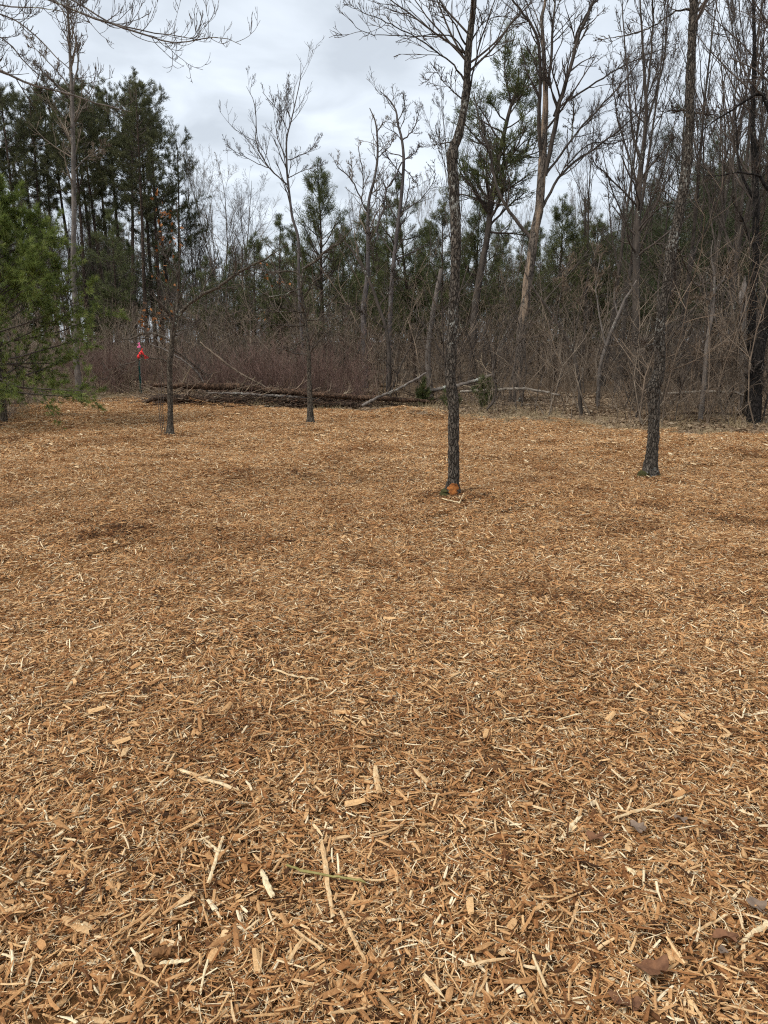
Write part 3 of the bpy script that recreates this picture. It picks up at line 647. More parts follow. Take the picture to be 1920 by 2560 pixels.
# ------------------------------------------------------------------ white pine at the left edge
def white_pine(X, Y, H, label, seed=21):
    rng = np.random.default_rng(seed); g = float(gz(X, Y))
    e = thing('white_pine', label, 'tree', (X, Y, g))
    P = integrate(rng, np.array([[0, 0, -.2]]), np.array([[0.02, 0, 1.0]]), np.array([H + .2]), 24, .012, .2); Rd = (.085 * (1 - .85 * np.linspace(0, 1, 24)))[None]; Rd[0, 0] *= 1.3
    link('trunk', MB().add(*bumpy(rng, P[0], Rd[0], 14, .06)).mesh('trunk', 'bark_oak'), e)
    nb = 86; t = np.sort(.2 + .785 * rng.uniform(0, 1, nb) ** 1.25); f = t * 23; i = np.minimum(f.astype(int), 22); w = (f - i)[:, None]; p = P[0, i] * (1 - w) + P[0, i + 1] * w
    s = (t - .2) / .8; L = (2.3 * (1 - s) ** .7 + .25) * rng.uniform(.65, 1.12, nb)
    az = rng.uniform(0, 6.283, nb); el = -0.08 + .75 * s + rng.normal(0, .12, nb)
    d = np.stack([np.cos(az) * np.cos(el), np.sin(az) * np.cos(el), np.sin(el)], -1)
    B = integrate(rng, p, d, L, 8, .06, .12); rb = np.linspace(.020, .005, 8)[None] * np.ones((nb, 1))
    cr = MB().add(*tubes(B, rb, 4), 0)
    S2, r2, L2 = children(rng, B, rb, L, 10, .25, .99, .75, .32, .6, 5, .07, .10, .003, flatten=.4)
    cr.add(*tubes(S2, r2, 3), 0)
    S3, r3, L3 = children(rng, S2, r2, L2, 2, .3, .95, .6, .5, .7, 3, .08, .1, .0025)
    pos = np.concatenate([S2[:, 1:].reshape(-1, 3), S3[:, 1:].reshape(-1, 3), B[:, 5:].reshape(-1, 3)])
    ax = np.concatenate([np.repeat(nrm(S2[:, -1] - S2[:, 0]), 4, 0), np.repeat(nrm(S3[:, -1] - S3[:, 0]), 2, 0), np.repeat(nrm(B[:, -1] - B[:, 4]), 3, 0)])
    V, Fc, tone = tufts(rng, pos, ax, 22, .11, .0078, .75, .05); cr.add(V, Fc, 1, tone)
    link('crown', cr.mesh('crown', ['twig', 'needle_white'], smooth=False), e)
    return e
pw = at_ground(8, 1066)
white_pine(pw[0], pw[1], 4.2, 'bright green soft-needled young pine at the left edge of the clearing')

# bare maple out of frame on the left, its limbs reaching over the view
YM = 6.6
hero('maple_tree', 'bare maple whose drooping limbs with upturned twig tips reach in at the top left', YM,
    [(-420, 1290, 80), (-410, 900, 66), (-390, 500, 58), (-360, 100, 50), (-345, -300, 40), (-330, -700, 26), (-330, -1100, 12)],
    [[(-348, -260, 16), (-160, -120, 11), (0, -50, 9), (127, 0, 7.5), (216, 39, 7), (309, 69, 6.2), (386, 96, 5), (451, 106, 4), (540, 93, 2.8), (602, 112, 1.5)],
     [(-348, -320, 14), (-150, -170, 9), (20, -90, 7), (181, 0, 5.5), (266, 50, 5), (340, 73, 4.2), (424, 89, 3.2), (502, 100, 2)],
     [(-370, 60, 16), (-200, 100, 11), (0, 177, 8), (77, 210, 7.5), (170, 235, 6), (216, 247, 5), (278, 266, 3.5), (330, 280, 2)],
     [(-365, -40, 12), (-160, -10, 7), (0, 35, 5), (70, 75, 4.4), (130, 130, 3.6), (190, 190, 2.4), (240, 240, 1.5)],
     [(-360, 40, 10), (-150, 55, 6), (0, 92, 4.5), (60, 155, 3.8), (110, 200, 3), (150, 255, 2)],
     [(-350, -200, 10), (-150, -60, 6), (0, 12, 4.5), (80, 18, 3.6), (160, 30, 2.6), (230, 60, 1.6)]],
    'bark_grey', 'twig', 6, tr_sides=20, tr_rings=70, amp=0.05, dyl=.5, rmin=.0022, wl=.75,
    lv_lb=[dict(k=20, t0=.30, t1=1, ang=.8, lr=.15, rr=.5, n=9, wob=.10, up=.9), dict(k=4, t0=.2, t1=1, ang=.75, lr=.5, rr=.75, n=8, wob=.12, up=1.5), dict(k=2, t0=.25, t1=1, ang=.6, lr=.5, rr=.8, n=6, wob=.13, up=1.6)],
    lv_tr=[dict(k=14, t0=.5, t1=1, ang=.9, lr=.25, rr=.3, n=8, wob=.1, up=.5), dict(k=6, t0=.2, t1=1, ang=.7, lr=.4, rr=.6, n=5, wob=.12, up=.5), dict(k=3, t0=.2, t1=1, ang=.6, lr=.4, rr=.7, n=4, wob=.14, up=.5)])

# ------------------------------------------------------------------ traced trees of the wood's edge
LVB = [dict(k=13, t0=.3, t1=1, ang=.75, lr=.20, rr=.5, n=7, wob=.13, up=.45), dict(k=6, t0=.2, t1=1, ang=.7, lr=.42, rr=.65, n=5, wob=.15, up=.4), dict(k=3, t0=.2, t1=1, ang=.6, lr=.45, rr=.7, n=4, wob=.16, up=.3)]
hero('bare_tree', 'tall grey trunk with weathered bark standing beside the soft green pine', 20,
    [(190, 890, 17), (189, 762, 16), (183, 685, 15), (185, 550, 14), (184, 424, 13), (181, 270, 11), (176, 154, 9), (168, 0, 6), (160, -120, 3)],
    [[(180, 235, 6), (197, 147, 4.4), (181, 77, 3), (172, 0, 2)], [(179, 225, 5), (140, 175, 3.6), (96, 130, 2.6), (70, 90, 1.6)], [(184, 430, 4), (215, 395, 3), (270, 360, 2)], [(178, 250, 4), (120, 190, 3), (85, 160, 2)]],
    'bark_grey', 'twig_grey', 7, wt=.85, wl=.8, amp=.06, lv_tr=[dict(k=30, t0=.5, t1=.99, ang=.75, lr=.10, rr=.4, n=6, wob=.13, up=.5), dict(k=5, t0=.2, t1=1, ang=.7, lr=.42, rr=.7, n=5, wob=.15, up=.4), dict(k=3, t0=.2, t1=1, ang=.6, lr=.45, rr=.7, n=3, wob=.16, up=.3)], lv_lb=LVB, tr_rings=70)
DEADL = [dict(k=10, t0=.15, t1=1, ang=.65, lr=.36, rr=.55, n=7, wob=.18, up=.55), dict(k=5, t0=.2, t1=1, ang=.7, lr=.42, rr=.65, n=5, wob=.2, up=.45), dict(k=3, t0=.2, t1=1, ang=.7, lr=.45, rr=.7, n=4, wob=.2, up=.3)]
DEADT = [dict(k=16, t0=.42, t1=1, ang=.7, lr=.15, rr=.42, n=7, wob=.18, up=.5), dict(k=5, t0=.2, t1=1, ang=.7, lr=.42, rr=.65, n=5, wob=.2, up=.4), dict(k=3, t0=.2, t1=1, ang=.7, lr=.45, rr=.7, n=4, wob=.2, up=.3)]
hero('bare_tree', 'slim bare tree whose tall thin shoots stand highest against open sky in the middle', 24,
    [(760, 930, 12), (752, 800, 11), (747, 700, 10.5), (746, 600, 10), (731, 544, 9), (724, 490, 8), (718, 436, 7), (716, 370, 6), (718, 339, 5.4), (728, 301, 4.4), (739, 254, 3.4), (751, 196, 2.6), (752, 158, 1.6)],
    [[(720, 463, 6), (674, 420, 5), (643, 362, 4.4), (641, 316, 3.6), (637, 262, 3), (616, 216, 1.6)], [(717, 400, 4.4), (690, 330, 3.4), (700, 280, 2.6), (693, 210, 1.6)], [(674, 420, 4), (640, 408, 3), (600, 385, 2.2), (566, 366, 1.4)],
     [(717, 400, 4), (760, 385, 3), (798, 353, 1.8)], [(719, 445, 4), (760, 425, 3), (805, 413, 1.8)], [(728, 301, 3.4), (715, 260, 2.6), (718, 200, 1.6)], [(722, 330, 3.4), (690, 270, 2.6), (656, 230, 1.5)]],
    'bark_deadgrey', 'twig', 9, amp=.05, wl=.62, wt=.72, lv_lb=[dict(k=9, t0=.15, t1=1, ang=.6, lr=.40, rr=.6, n=7, wob=.12, up=.6), dict(k=5, t0=.2, t1=1, ang=.6, lr=.45, rr=.65, n=5, wob=.14, up=.5), dict(k=4, t0=.2, t1=1, ang=.6, lr=.5, rr=.7, n=4, wob=.15, up=.4)], lv_tr=[dict(k=14, t0=.55, t1=1, ang=.6, lr=.13, rr=.5, n=6, wob=.12, up=.5), dict(k=4, t0=.2, t1=1, ang=.6, lr=.45, rr=.65, n=5, wob=.14, up=.5), dict(k=3, t0=.2, t1=1, ang=.6, lr=.5, rr=.7, n=4, wob=.15, up=.4)], rmin=.0046)
hero('dead_tree', 'dead tree with twisted stubby branches, leftmost of the pair in the middle', 25,
    [(913, 930, 20), (911, 850, 19), (909, 774, 18), (918, 696, 15), (920, 619, 12), (920, 582, 11), (922, 505, 9), (936, 447, 8), (944, 389, 7), (940, 312, 5), (924, 270, 2.5)],
    [[(921, 530, 6), (905, 505, 5.4), (882, 455, 5), (847, 420, 3.6), (836, 401, 2)], [(905, 505, 5), (908, 440, 4.4), (900, 390, 3.6), (895, 365, 2)], [(943, 395, 4.6), (970, 370, 3), (985, 340, 2)], [(940, 340, 4), (960, 305, 3), (985, 312, 1.8)], [(882, 455, 4), (880, 420, 3), (878, 392, 1.8)]],
    'bark_deadgrey', 'twig_grey', 10, amp=.07, wl=.66, wt=.8, lv_lb=DEADL, lv_tr=DEADT, rmin=.0052)
hero('dead_tree', 'taller dead tree with crooked twisted top, just left of the near crooked trunk', 24,
    [(972, 930, 15), (975, 800, 14), (980, 700, 13), (990, 602, 12), (1002, 505, 11), (1009, 409, 9.5), (1005, 351, 8), (994, 308, 6.5), (990, 277, 5.5), (971, 247, 4), (949, 227, 2)],
    [[(944, 600, 8), (944, 563, 8), (959, 524, 7.5), (967, 478, 7), (978, 459, 6.6), (1005, 405, 6)], [(1005, 351, 6), (1025, 335, 5), (1040, 308, 4), (1050, 270, 2)], [(994, 308, 4.6), (1010, 270, 3.4), (1008, 238, 2)], [(1008, 400, 5), (1035, 385, 3.4), (1048, 362, 2)], [(1006, 440, 5), (975, 400, 3.6), (952, 350, 2.2)], [(1009, 420, 4.4), (1040, 455, 3), (1045, 470, 1.6)], [(1000, 530, 5), (1055, 497, 3.6), (1088, 440, 3), (1070, 410, 2)]],
    'bark_deadgrey', 'twig', 12, amp=.06, wl=.66, wt=.8, lv_lb=DEADL, lv_tr=DEADT, rmin=.0052)
hero('bare_tree', 'large many-stemmed tree with pale peeling bark, tallest of the wood edge', 20,
    [(1290, 960, 38), (1295, 925, 32), (1301, 871, 28), (1304, 811, 26), (1313, 766, 26), (1319, 705, 26), (1328, 645, 26), (1334, 600, 25), (1340, 560, 25), (1348, 521, 25), (1355, 424, 23), (1359, 347, 20), (1364, 251, 15), (1360, 150, 12), (1355, 46, 9), (1363, 0, 8), (1368, -150, 4)],
    [[(1352, 400, 14), (1348, 340, 12), (1347, 289, 11.5), (1351, 193, 10), (1344, 104, 8.5), (1321, 50, 7), (1282, 0, 5.5), (1250, -50, 3)],
     [(1364, 240, 10), (1372, 190, 9), (1378, 135, 8), (1382, 58, 7), (1388, 0, 5.5), (1395, -120, 2.5)],
     [(1362, 440, 16), (1370, 400, 14), (1382, 347, 14), (1398, 262, 13), (1421, 185, 11.5), (1444, 96, 9.5), (1475, 23, 7.5), (1500, -50, 4)],
     [(1328, 595, 12), (1321, 586, 11), (1282, 540, 10), (1255, 498, 9), (1240, 459, 8), (1220, 366, 6.5), (1197, 293, 5), (1185, 230, 2.5)],
     [(1357, 518, 9), (1390, 455, 8), (1425, 414, 7.4), (1470, 382, 6.2), (1510, 354, 5.5), (1588, 291, 4.2), (1640, 240, 2.4)],
     [(1362, 440, 8), (1400, 389, 7), (1431, 345, 6.4), (1510, 257, 5), (1572, 188, 3.8), (1610, 130, 2.2)],
     [(1385, 290, 8), (1400, 266, 7), (1431, 244, 6), (1525, 185, 4.8), (1588, 150, 3.8), (1670, 118, 2.2)],
     [(1430, 355, 5), (1432, 310, 5), (1434, 260, 4), (1424, 240, 2)], [(1410, 420, 5), (1470, 362, 3.8), (1530, 358, 3), (1590, 340, 1.8)], [(1436, 110, 7), (1452, 60, 6), (1490, 0, 4)]],
    'bark_peel', 'twig', 13, tr_sides=20, tr_rings=110, amp=.07, lv_lb=[dict(k=16, t0=.2, t1=1, ang=.65, lr=.27, rr=.5, n=7, wob=.13, up=.4), dict(k=6, t0=.2, t1=1, ang=.7, lr=.42, rr=.65, n=5, wob=.15, up=.3), dict(k=4, t0=.2, t1=1, ang=.6, lr=.45, rr=.7, n=4, wob=.16, up=.2)], lv_tr=[dict(k=14, t0=.6, t1=1, ang=.6, lr=.16, rr=.35, n=7, wob=.12, up=.5), dict(k=6, t0=.2, t1=1, ang=.7, lr=.42, rr=.65, n=5, wob=.15, up=.3), dict(k=4, t0=.2, t1=1, ang=.6, lr=.45, rr=.7, n=4, wob=.16, up=.2)], rmin=.0050, dyl=1.6, wl=.82, wt=.88)
hero('bare_tree', 'tall dark tree splitting into several upright stems, just left of the leaning trunk', 19,
    [(1592, 980, 20), (1590, 800, 18), (1590, 700, 17), (1594, 564, 15), (1600, 439, 13), (1610, 360, 11), (1616, 282, 8.5), (1613, 219, 7), (1608, 141, 6), (1604, 63, 5), (1600, 0, 4), (1598, -150, 2)],
    [[(1612, 340, 7), (1616, 298, 6.5), (1619, 219, 6), (1629, 125, 5), (1632, 0, 4), (1640, -120, 2)], [(1614, 320, 6), (1640, 230, 5), (1660, 150, 4.2), (1668, 40, 3.4), (1672, -80, 2)], [(1602, 400, 6), (1580, 320, 5), (1570, 200, 4), (1558, 60, 3), (1556, -60, 1.8)],
     [(1594, 470, 6), (1575, 400, 4.6), (1545, 300, 3.6), (1530, 200, 2.4)], [(1596, 520, 6), (1560, 480, 4), (1500, 420, 3), (1470, 390, 1.8)], [(1598, 450, 5), (1640, 400, 3.6), (1680, 350, 2)]],
    'bark_bg', 'twig', 14, amp=.05, lv_lb=[dict(k=14, t0=.2, t1=1, ang=.5, lr=.24, rr=.5, n=7, wob=.10, up=.6), dict(k=6, t0=.2, t1=1, ang=.6, lr=.42, rr=.65, n=5, wob=.13, up=.5), dict(k=4, t0=.2, t1=1, ang=.6, lr=.45, rr=.7, n=4, wob=.14, up=.4)], lv_tr=[dict(k=14, t0=.35, t1=1, ang=.9, lr=.14, rr=.4, n=7, wob=.13, up=.3), dict(k=5, t0=.2, t1=1, ang=.7, lr=.42, rr=.65, n=5, wob=.15, up=.3), dict(k=3, t0=.2, t1=1, ang=.6, lr=.45, rr=.7, n=4, wob=.16, up=.2)], rmin=.0055)
hero('dead_tree', 'broken-topped leaning grey snag behind the near crooked trunk', 20,
    [(1076, 985, 17), (1074, 960, 15), (1070, 886, 14), (1081, 796, 13), (1090, 740, 12), (1100, 690, 11), (1103, 672, 8)], [[(1082, 800, 5), (1092, 830, 3), (1096, 850, 1.6)], [(1072, 870, 4), (1050, 850, 2.4), (1035, 825, 1.4)]],
    'bark_grey', 'twig_grey', 15, amp=.12, lv_lb=DEADL, tr_rings=40)
hero('bare_tree', 'blackened thick trunk at the right edge, leaning to the right', 14.6,
    [(1885, 1046, 34), (1887, 1020, 30), (1889, 996, 29), (1893, 928, 27), (1900, 871, 25), (1909, 826, 24), (1920, 770, 24), (1945, 650, 22), (1965, 500, 20), (1975, 300, 17), (1985, 100, 13), (1990, -150, 8), (1990, -350, 3)],
    [[(1889, 1000, 10), (1875, 960, 12), (1872, 932, 12)], [(1898, 880, 3), (1880, 905, 3), (1873, 930, 2.2)], [(1915, 800, 4), (1908, 880, 3), (1905, 950, 2)], [(1960, 520, 16), (1920, 470, 9), (1900, 440, 7), (1895, 400, 5), (1910, 360, 4)], [(1968, 430, 10), (1910, 240, 9), (1880, 243, 7.5), (1840, 270, 5.4), (1790, 300, 3.6), (1750, 330, 2)], [(1900, 440, 6), (1850, 430, 4), (1790, 440, 2.6), (1740, 438, 1.6)]],
    'bark_black', 'twig', 16, tr_sides=20, tr_rings=80, amp=.08, lv_lb=[dict(k=9, t0=.35, t1=1, ang=.75, lr=.24, rr=.5, n=6, wob=.14, up=.4), dict(k=5, t0=.2, t1=1, ang=.7, lr=.42, rr=.65, n=4, wob=.15, up=.3), dict(k=3, t0=.2, t1=1, ang=.6, lr=.45, rr=.7, n=3, wob=.16, up=.2)],
    lv_tr=[dict(k=18, t0=.45, t1=1, ang=.85, lr=.16, rr=.4, n=7, wob=.12, up=.5), dict(k=6, t0=.2, t1=1, ang=.65, lr=.42, rr=.65, n=5, wob=.13, up=.4), dict(k=4, t0=.2, t1=1, ang=.6, lr=.45, rr=.7, n=4, wob=.14, up=.3)], rmin=.0045)
hero('bare_tree', 'dark upright trunk close behind the blackened one at the right edge', 15.6,
    [(1872, 1040, 22), (1876, 960, 20), (1877, 894, 19), (1880, 804, 18), (1884, 724, 18), (1890, 657, 17), (1889, 611, 17), (1890, 480, 15), (1882, 300, 12), (1886, 120, 9), (1880, -100, 4)],
    [[(1890, 640, 8), (1860, 560, 4), (1830, 500, 2)], [(1888, 500, 8), (1850, 420, 4.6), (1840, 300, 3.4), (1835, 150, 2)], [(1886, 420, 7), (1905, 300, 5), (1908, 150, 3.4), (1912, 0, 2)]],
    'bark_black', 'twig', 17, amp=.05, tr_sides=16, lv_lb=LVB, lv_tr=[dict(k=18, t0=.5, t1=1, ang=.55, lr=.2, rr=.4, n=7, wob=.09, up=.6), dict(k=6, t0=.2, t1=1, ang=.6, lr=.42, rr=.65, n=5, wob=.13, up=.5), dict(k=4, t0=.2, t1=1, ang=.6, lr=.45, rr=.7, n=4, wob=.14, up=.4)], rmin=.0048)
hero('sapling', 'pale brown leaning sapling with mossy foot beside the right edge trunks', at_ground(1749, 1062)[1],
    [(1749, 1066, 14), (1751, 1045, 12), (1760, 960, 11), (1767, 866, 10.5), (1779, 794, 9), (1785, 740, 7), (1786, 690, 5), (1778, 640, 3), (1782, 600, 1.5)],
    [[(1780, 790, 5), (1776, 755, 4), (1760, 745, 3), (1730, 755, 1.6)], [(1786, 730, 4), (1810, 690, 3), (1830, 640, 1.8)], [(1782, 770, 3), (1800, 840, 2.4), (1805, 868, 1.4)], [(1768, 880, 3), (1745, 872, 2.4), (1740, 885, 1.4)]],
    'bark_grey', 'twig_brown', 18, amp=.04, lv_lb=LVB, rmin=.0042)
hero('sapling', 'dark arching sapling bowed leftwards in front of the peeling tree', at_ground(1452, 1044)[1] + .2,
    [(1453, 1048, 11), (1450, 1000, 10), (1446, 947, 9), (1428, 871, 8.5), (1392, 805, 7.5), (1365, 765, 6.5), (1332, 720, 4.5), (1312, 680, 2.5)],
    [[(1430, 875, 4), (1446, 790, 3), (1470, 690, 2.4), (1500, 600, 1.4)], [(1392, 805, 3.6), (1400, 740, 2.8), (1430, 640, 1.6)], [(1410, 835, 3), (1370, 838, 2.4), (1330, 842, 1.4)]],
    'bark_bg', 'twig_brown', 19, amp=.04, lv_lb=LVB, rmin=.0042)
hero('sapling', 'dark arching sapling bowed leftwards behind the lone straight sapling', 19.5,
    [(974, 950, 10), (973, 893, 9.5), (967, 831, 9), (948, 770, 8), (924, 704, 7), (886, 635, 5), (858, 600, 3), (845, 570, 2)],
    [[(948, 770, 3.6), (975, 720, 2.6), (990, 660, 1.6)], [(924, 704, 3), (935, 640, 2), (925, 590, 1.4)], [(965, 825, 3), (920, 790, 2.4), (880, 770, 1.4)]],
    'bark_bg', 'twig', 20, amp=.04, lv_lb=LVB)
hero('bare_tree', 'grey leaning trunk rising rightwards between the peeling tree and the leaning trunk', 18,
    [(1496, 1000, 9), (1500, 920, 9), (1520, 850, 8.5), (1545, 790, 8), (1562, 750, 7), (1575, 730, 5), (1592, 700, 3)],
    [[(1515, 870, 5), (1500, 800, 4), (1490, 720, 3), (1500, 640, 1.6)], [(1545, 790, 4), (1535, 740, 2.6), (1540, 690, 1.4)]], 'bark_grey', 'twig_brown', 22, lv_lb=LVB, amp=.05)
hero('dead_tree', 'split snag with pale bare wood showing, behind the right edge trunks', 18,
    [(1858, 990, 20), (1858, 900, 19), (1856, 800, 18), (1860, 740, 16), (1862, 705, 7), (1863, 690, 3)], [[(1850, 790, 8), (1852, 740, 9), (1858, 708, 6)]], 'bark_grey', 'twig_grey', 23, amp=.14, lv_lb=[dict(k=3, t0=.3, t1=1, ang=.8, lr=.5, rr=.4, n=4, wob=.2, up=.2)], tr_rings=34)

# ------------------------------------------------------------------ conifers and far trees built from a few kinds
PINES = [pine_proto(100 + k, H=18, r=.17, c0=[.56, .60, .52, .64, .42][k], br=[2.1, 1.8, 2.5, 2.0, 2.9][k]) for k in range(5)]
pine_list = [(4, 212, 42), (38, 200, 44), (74, 192, 40), (100, 258, 47), (128, 250, 43), (152, 262, 49), (208, 236, 45), (230, 226, 41), (254, 224, 47), (274, 222, 43), (300, 234, 50), (322, 224, 45), (344, 197, 42), (372, 212, 40), (393, 234, 46), (414, 250, 43), (438, 300, 47), (462, 352, 44)]
rng = np.random.default_rng(31)
for k, (px_, top, Y) in enumerate(pine_list):
    X = xpx(px_, Y); h = zpx(top, Y) + .2
    plant(PINES[[0, 1, 2, 3, 0, 1, 3, 0, 1, 2, 3, 0, 2, 0, 1, 4, 2, 4][k]], 'red_pine', 'tall straight pine, %s from the left edge in the pine stand' % ordinal(k), 'tree', X, Y, h / 18, rng.uniform(0, 6.28), (rng.normal(0, .008), rng.normal(0, .008)), 'tall pines standing at the left')
YOUNG = [pine_proto(200 + k, H=9, r=.10, c0=[.22, .26, .30][k], br=[1.8, 1.45, 1.55][k], nbr=[96, 84, 76][k], nm='needle_young', ln=.13, wd=.016, per=15, dead=14, tip=.12, sub=9, jit=.45, up=.7) for k in range(3)]
for k, (px_, top, Y, v, ln, lb) in enumerate([(812, 425, 27, 0, 0, 'broad young pine with rounded top, right of the slim tall-shooted bare tree'), (700, 540, 30, 1, 0, 'low young pine behind the slim tall-shooted bare tree'),
        (980, 500, 30, 1, .05, 'narrow young pine between the two dead trees'), (1040, 455, 27, 1, .12, 'slightly leaning young pine just left of the near crooked trunk'), (1175, 500, 28, 2, 0, 'young pine just right of the near crooked trunk'),
        (1385, 505, 30, 0, 0, 'low bright young pine right of the peeling tree'), (915, 520, 32, 2, 0, 'thin young pine behind the twisted dead trees'), (525, 640, 34, 1, 0, 'short young pine right of the tall pine stand'), (1105, 520, 31, 0, 0, 'young pine behind the near crooked trunk'),
        (1310, 560, 33, 1, 0, 'dark young pine directly behind the peeling trunk'), (1470, 545, 34, 0, 0, 'young pine among rusty brush between the two big bare trees')]):
    X = xpx(px_, Y); plant(YOUNG[v], 'young_pine', lb, 'tree', X, Y, (zpx(top, Y) + .2) / 9, k * 1.3, (0, ln), 'young pines at the wood edge')
for k, (px_, top, Y, v) in enumerate([(590, 610, 37, 1), (640, 585, 35, 0), (745, 570, 38, 2), (860, 560, 36, 0), (945, 585, 39, 1), (1075, 560, 36, 0), (1140, 590, 39, 2), (1235, 575, 37, 0), (1345, 570, 38, 1), (1425, 560, 37, 2)]):
    plant(YOUNG[v], 'young_pine', 'lower young pine in the rear row behind the clearing, %s from the left' % ordinal(k), 'tree', xpx(px_, Y), Y, (zpx(top, Y) + .2) / 9, k * 2.1 + .4, (0, 0), 'rear row of young pines')
# jack pine leaning behind the peeling tree
eJ, PJ, RJ, oJ = hero('jack_pine', 'tall irregular pine with tufted crown close behind the peeling tree', 23,
    [(1180, 930, 20), (1187, 780, 18), (1208, 645, 16), (1217, 600, 15), (1236, 455, 13), (1259, 340, 10), (1278, 262, 8), (1294, 216, 6), (1297, 170, 3)], [], 'bark_bg', 'twig', 24, amp=.05)
rngj = np.random.default_rng(77); mbj = MB()
B, rB, LB = children(rngj, PJ[None], RJ[None], np.array([10.0]), 48, .52, .995, 1.1, .17, .45, 7, .12, .45, .010, taper_len=.9)
mbj.add(*tubes(B, rB, 4), 0); S2, r2, _ = children(rngj, B, rB, LB, 11, .3, 1, .8, .4, .7, 4, .14, .45, .008); mbj.add(*tubes(S2, r2, 3), 0)
V, Fc, tn = tufts(rngj, np.concatenate([S2[:, 2:].reshape(-1, 3), B[:, 5:].reshape(-1, 3)]), np.concatenate([np.repeat(nrm(S2[:, -1] - S2[:, 0]), 2, 0), np.repeat(nrm(B[:, -1] - B[:, 3]), 2, 0)]), 20, .13, .016, up=.3, jit=.35)
mbj.add(V, Fc, 1, tn); link('crown', mbj.mesh('crown', ['twig', 'needle_young'], oJ, smooth=False), eJ)
DARK = [pine_proto(300 + k, H=14, r=.15, c0=.22, br=[2.6, 2.1][k], nbr=95, nm='needle_dark', ln=.19, wd=.020, per=14, dead=8, tip=.12, sub=5, up=.3, jit=.5) for k in range(2)]
for k, (px_, top, Y, v, lb) in enumerate([(1665, 225, 30, 0, 'dark full-crowned conifer behind the leaning trunk, nearer its left side'), (1850, 115, 29, 0, 'tallest dark conifer near the right edge'), (1775, 250, 33, 1, 'dark conifer between the leaning trunk and the tallest right conifer'), (1915, 170, 34, 1, 'dark conifer cut off by the right edge'),
        (1560, 420, 36, 1, 'small dark conifer behind the tall many-stemmed dark tree'), (1720, 330, 36, 0, 'dark conifer mostly hidden directly behind the leaning trunk'), (1985, 150, 31, 0, 'dark conifer just beyond the right edge of the view')]):
    plant(DARK[v], 'conifer', lb, 'tree', xpx(px_, Y), Y, (zpx(top, Y) + .2) / 14, k * 1.9, (0, 0), 'dark conifers behind the right side')
BARE = [bare_proto(400 + k, H=12, r=.09, style=['plain', 'asc', 'plain', 'asc', 'wide', 'asc'][k], tw='twig', t0=[.3, .25, .4, .35, .3, .3][k]) for k in range(6)]
BAREG = [bare_proto(420 + k, H=12, r=.075, style=['asc', 'plain', 'asc'][k], bk='bark_grey', tw='twig_grey', t0=.3) for k in range(3)]
bare_list = [(505, 400, 48, 'g0'), (545, 372, 52, 'g1'), (585, 395, 46, 'g2'), (620, 430, 36, 0), (560, 520, 32, 4), (655, 500, 38, 2), (868, 470, 36, 3), (1060, 470, 38, 'g0'), (1150, 250, 27, 1), (1215, 420, 34, 3), (1262, 500, 33, 'g2'), (1420, 480, 34, 'g0'), (1455, 300, 30, 1),
             (1505, 60, 26, 3), (1545, -40, 24, 5), (1690, -60, 25, 1), (1650, 330, 24, 2), (1755, -120, 23, 3), (1790, -60, 26, 5), (1822, -150, 22, 1), (1868, -100, 25, 3), (1905, -60, 24, 5), (1535, 540, 23, 2), (1800, 430, 22, 2), (1350, 620, 26, 4)]
bare_list.sort()
rng = np.random.default_rng(41)
for k, (px_, top, Y, v) in enumerate(bare_list):
    pr = BAREG[int(v[1])] if isinstance(v, str) else BARE[v]
    plant(pr, 'bare_tree', 'thin bare background tree at the wood edge, %s from the left' % ordinal(k), 'tree', xpx(px_, Y), Y, (zpx(top, Y) + .1) / 12, rng.uniform(0, 6.28), (rng.normal(0, .04), rng.normal(0, .04)), 'thin bare trees of the wood edge')

# far wood as one mass
rng = np.random.default_rng(51)
far_meshes = []
for k in range(4):
    b_ = BARE[[0, 1, 3, 4][k]]
    far_meshes.append(b_)
def merged(proto, name):
    me = bpy.data.meshes.new(name); import bmesh
    bm = bmesh.new(); mats = []
    for key in ('trunk', 'crown'):
        n0 = len(bm.faces); bm.from_mesh(proto[key]); bm.faces.ensure_lookup_table()
        off = len(mats); mats += list(proto[key].materials)
        for f in bm.faces[n0:]: f.material_index += off
    bm.to_mesh(me); bm.free()
    for m in mats: me.materials.append(m)
    return me
far_src = [merged(p_, 'far_tree') for p_ in (BARE[0], BARE[1], BARE[3], BAREG[1], DARK[1], YOUNG[1])]
n = 480
Yf = rng.uniform(33, 85, n); pxs = rng.uniform(-500, 2420, n); Xf = xpx(pxs, Yf)
kind_ = rng.choice(6, n, p=[.20, .17, .16, .09, .20, .18])
hgt = np.array([12, 12, 12, 12, 14, 9.])[kind_]
lim = np.interp(pxs, [-500, 0, 480, 560, 700, 1000, 1300, 1500, 1700, 2400], [330, 420, 520, 570, 600, 610, 580, 460, 370, 300])
targ = np.array([zpx(l + rng.uniform(0, 190), Y) for l, Y in zip(lim, Yf)])
scl = np.clip(targ / hgt, .25, 1.6)
scatter('far_woods', far_src, np.column_stack([Xf, Yf, gz0(Xf, Yf) - .1]), np.column_stack([rng.normal(0, .03, n), rng.normal(0, .03, n), rng.uniform(0, 6.28, n)]), scl, kind_, label='dense grey-brown wood behind the clearing')

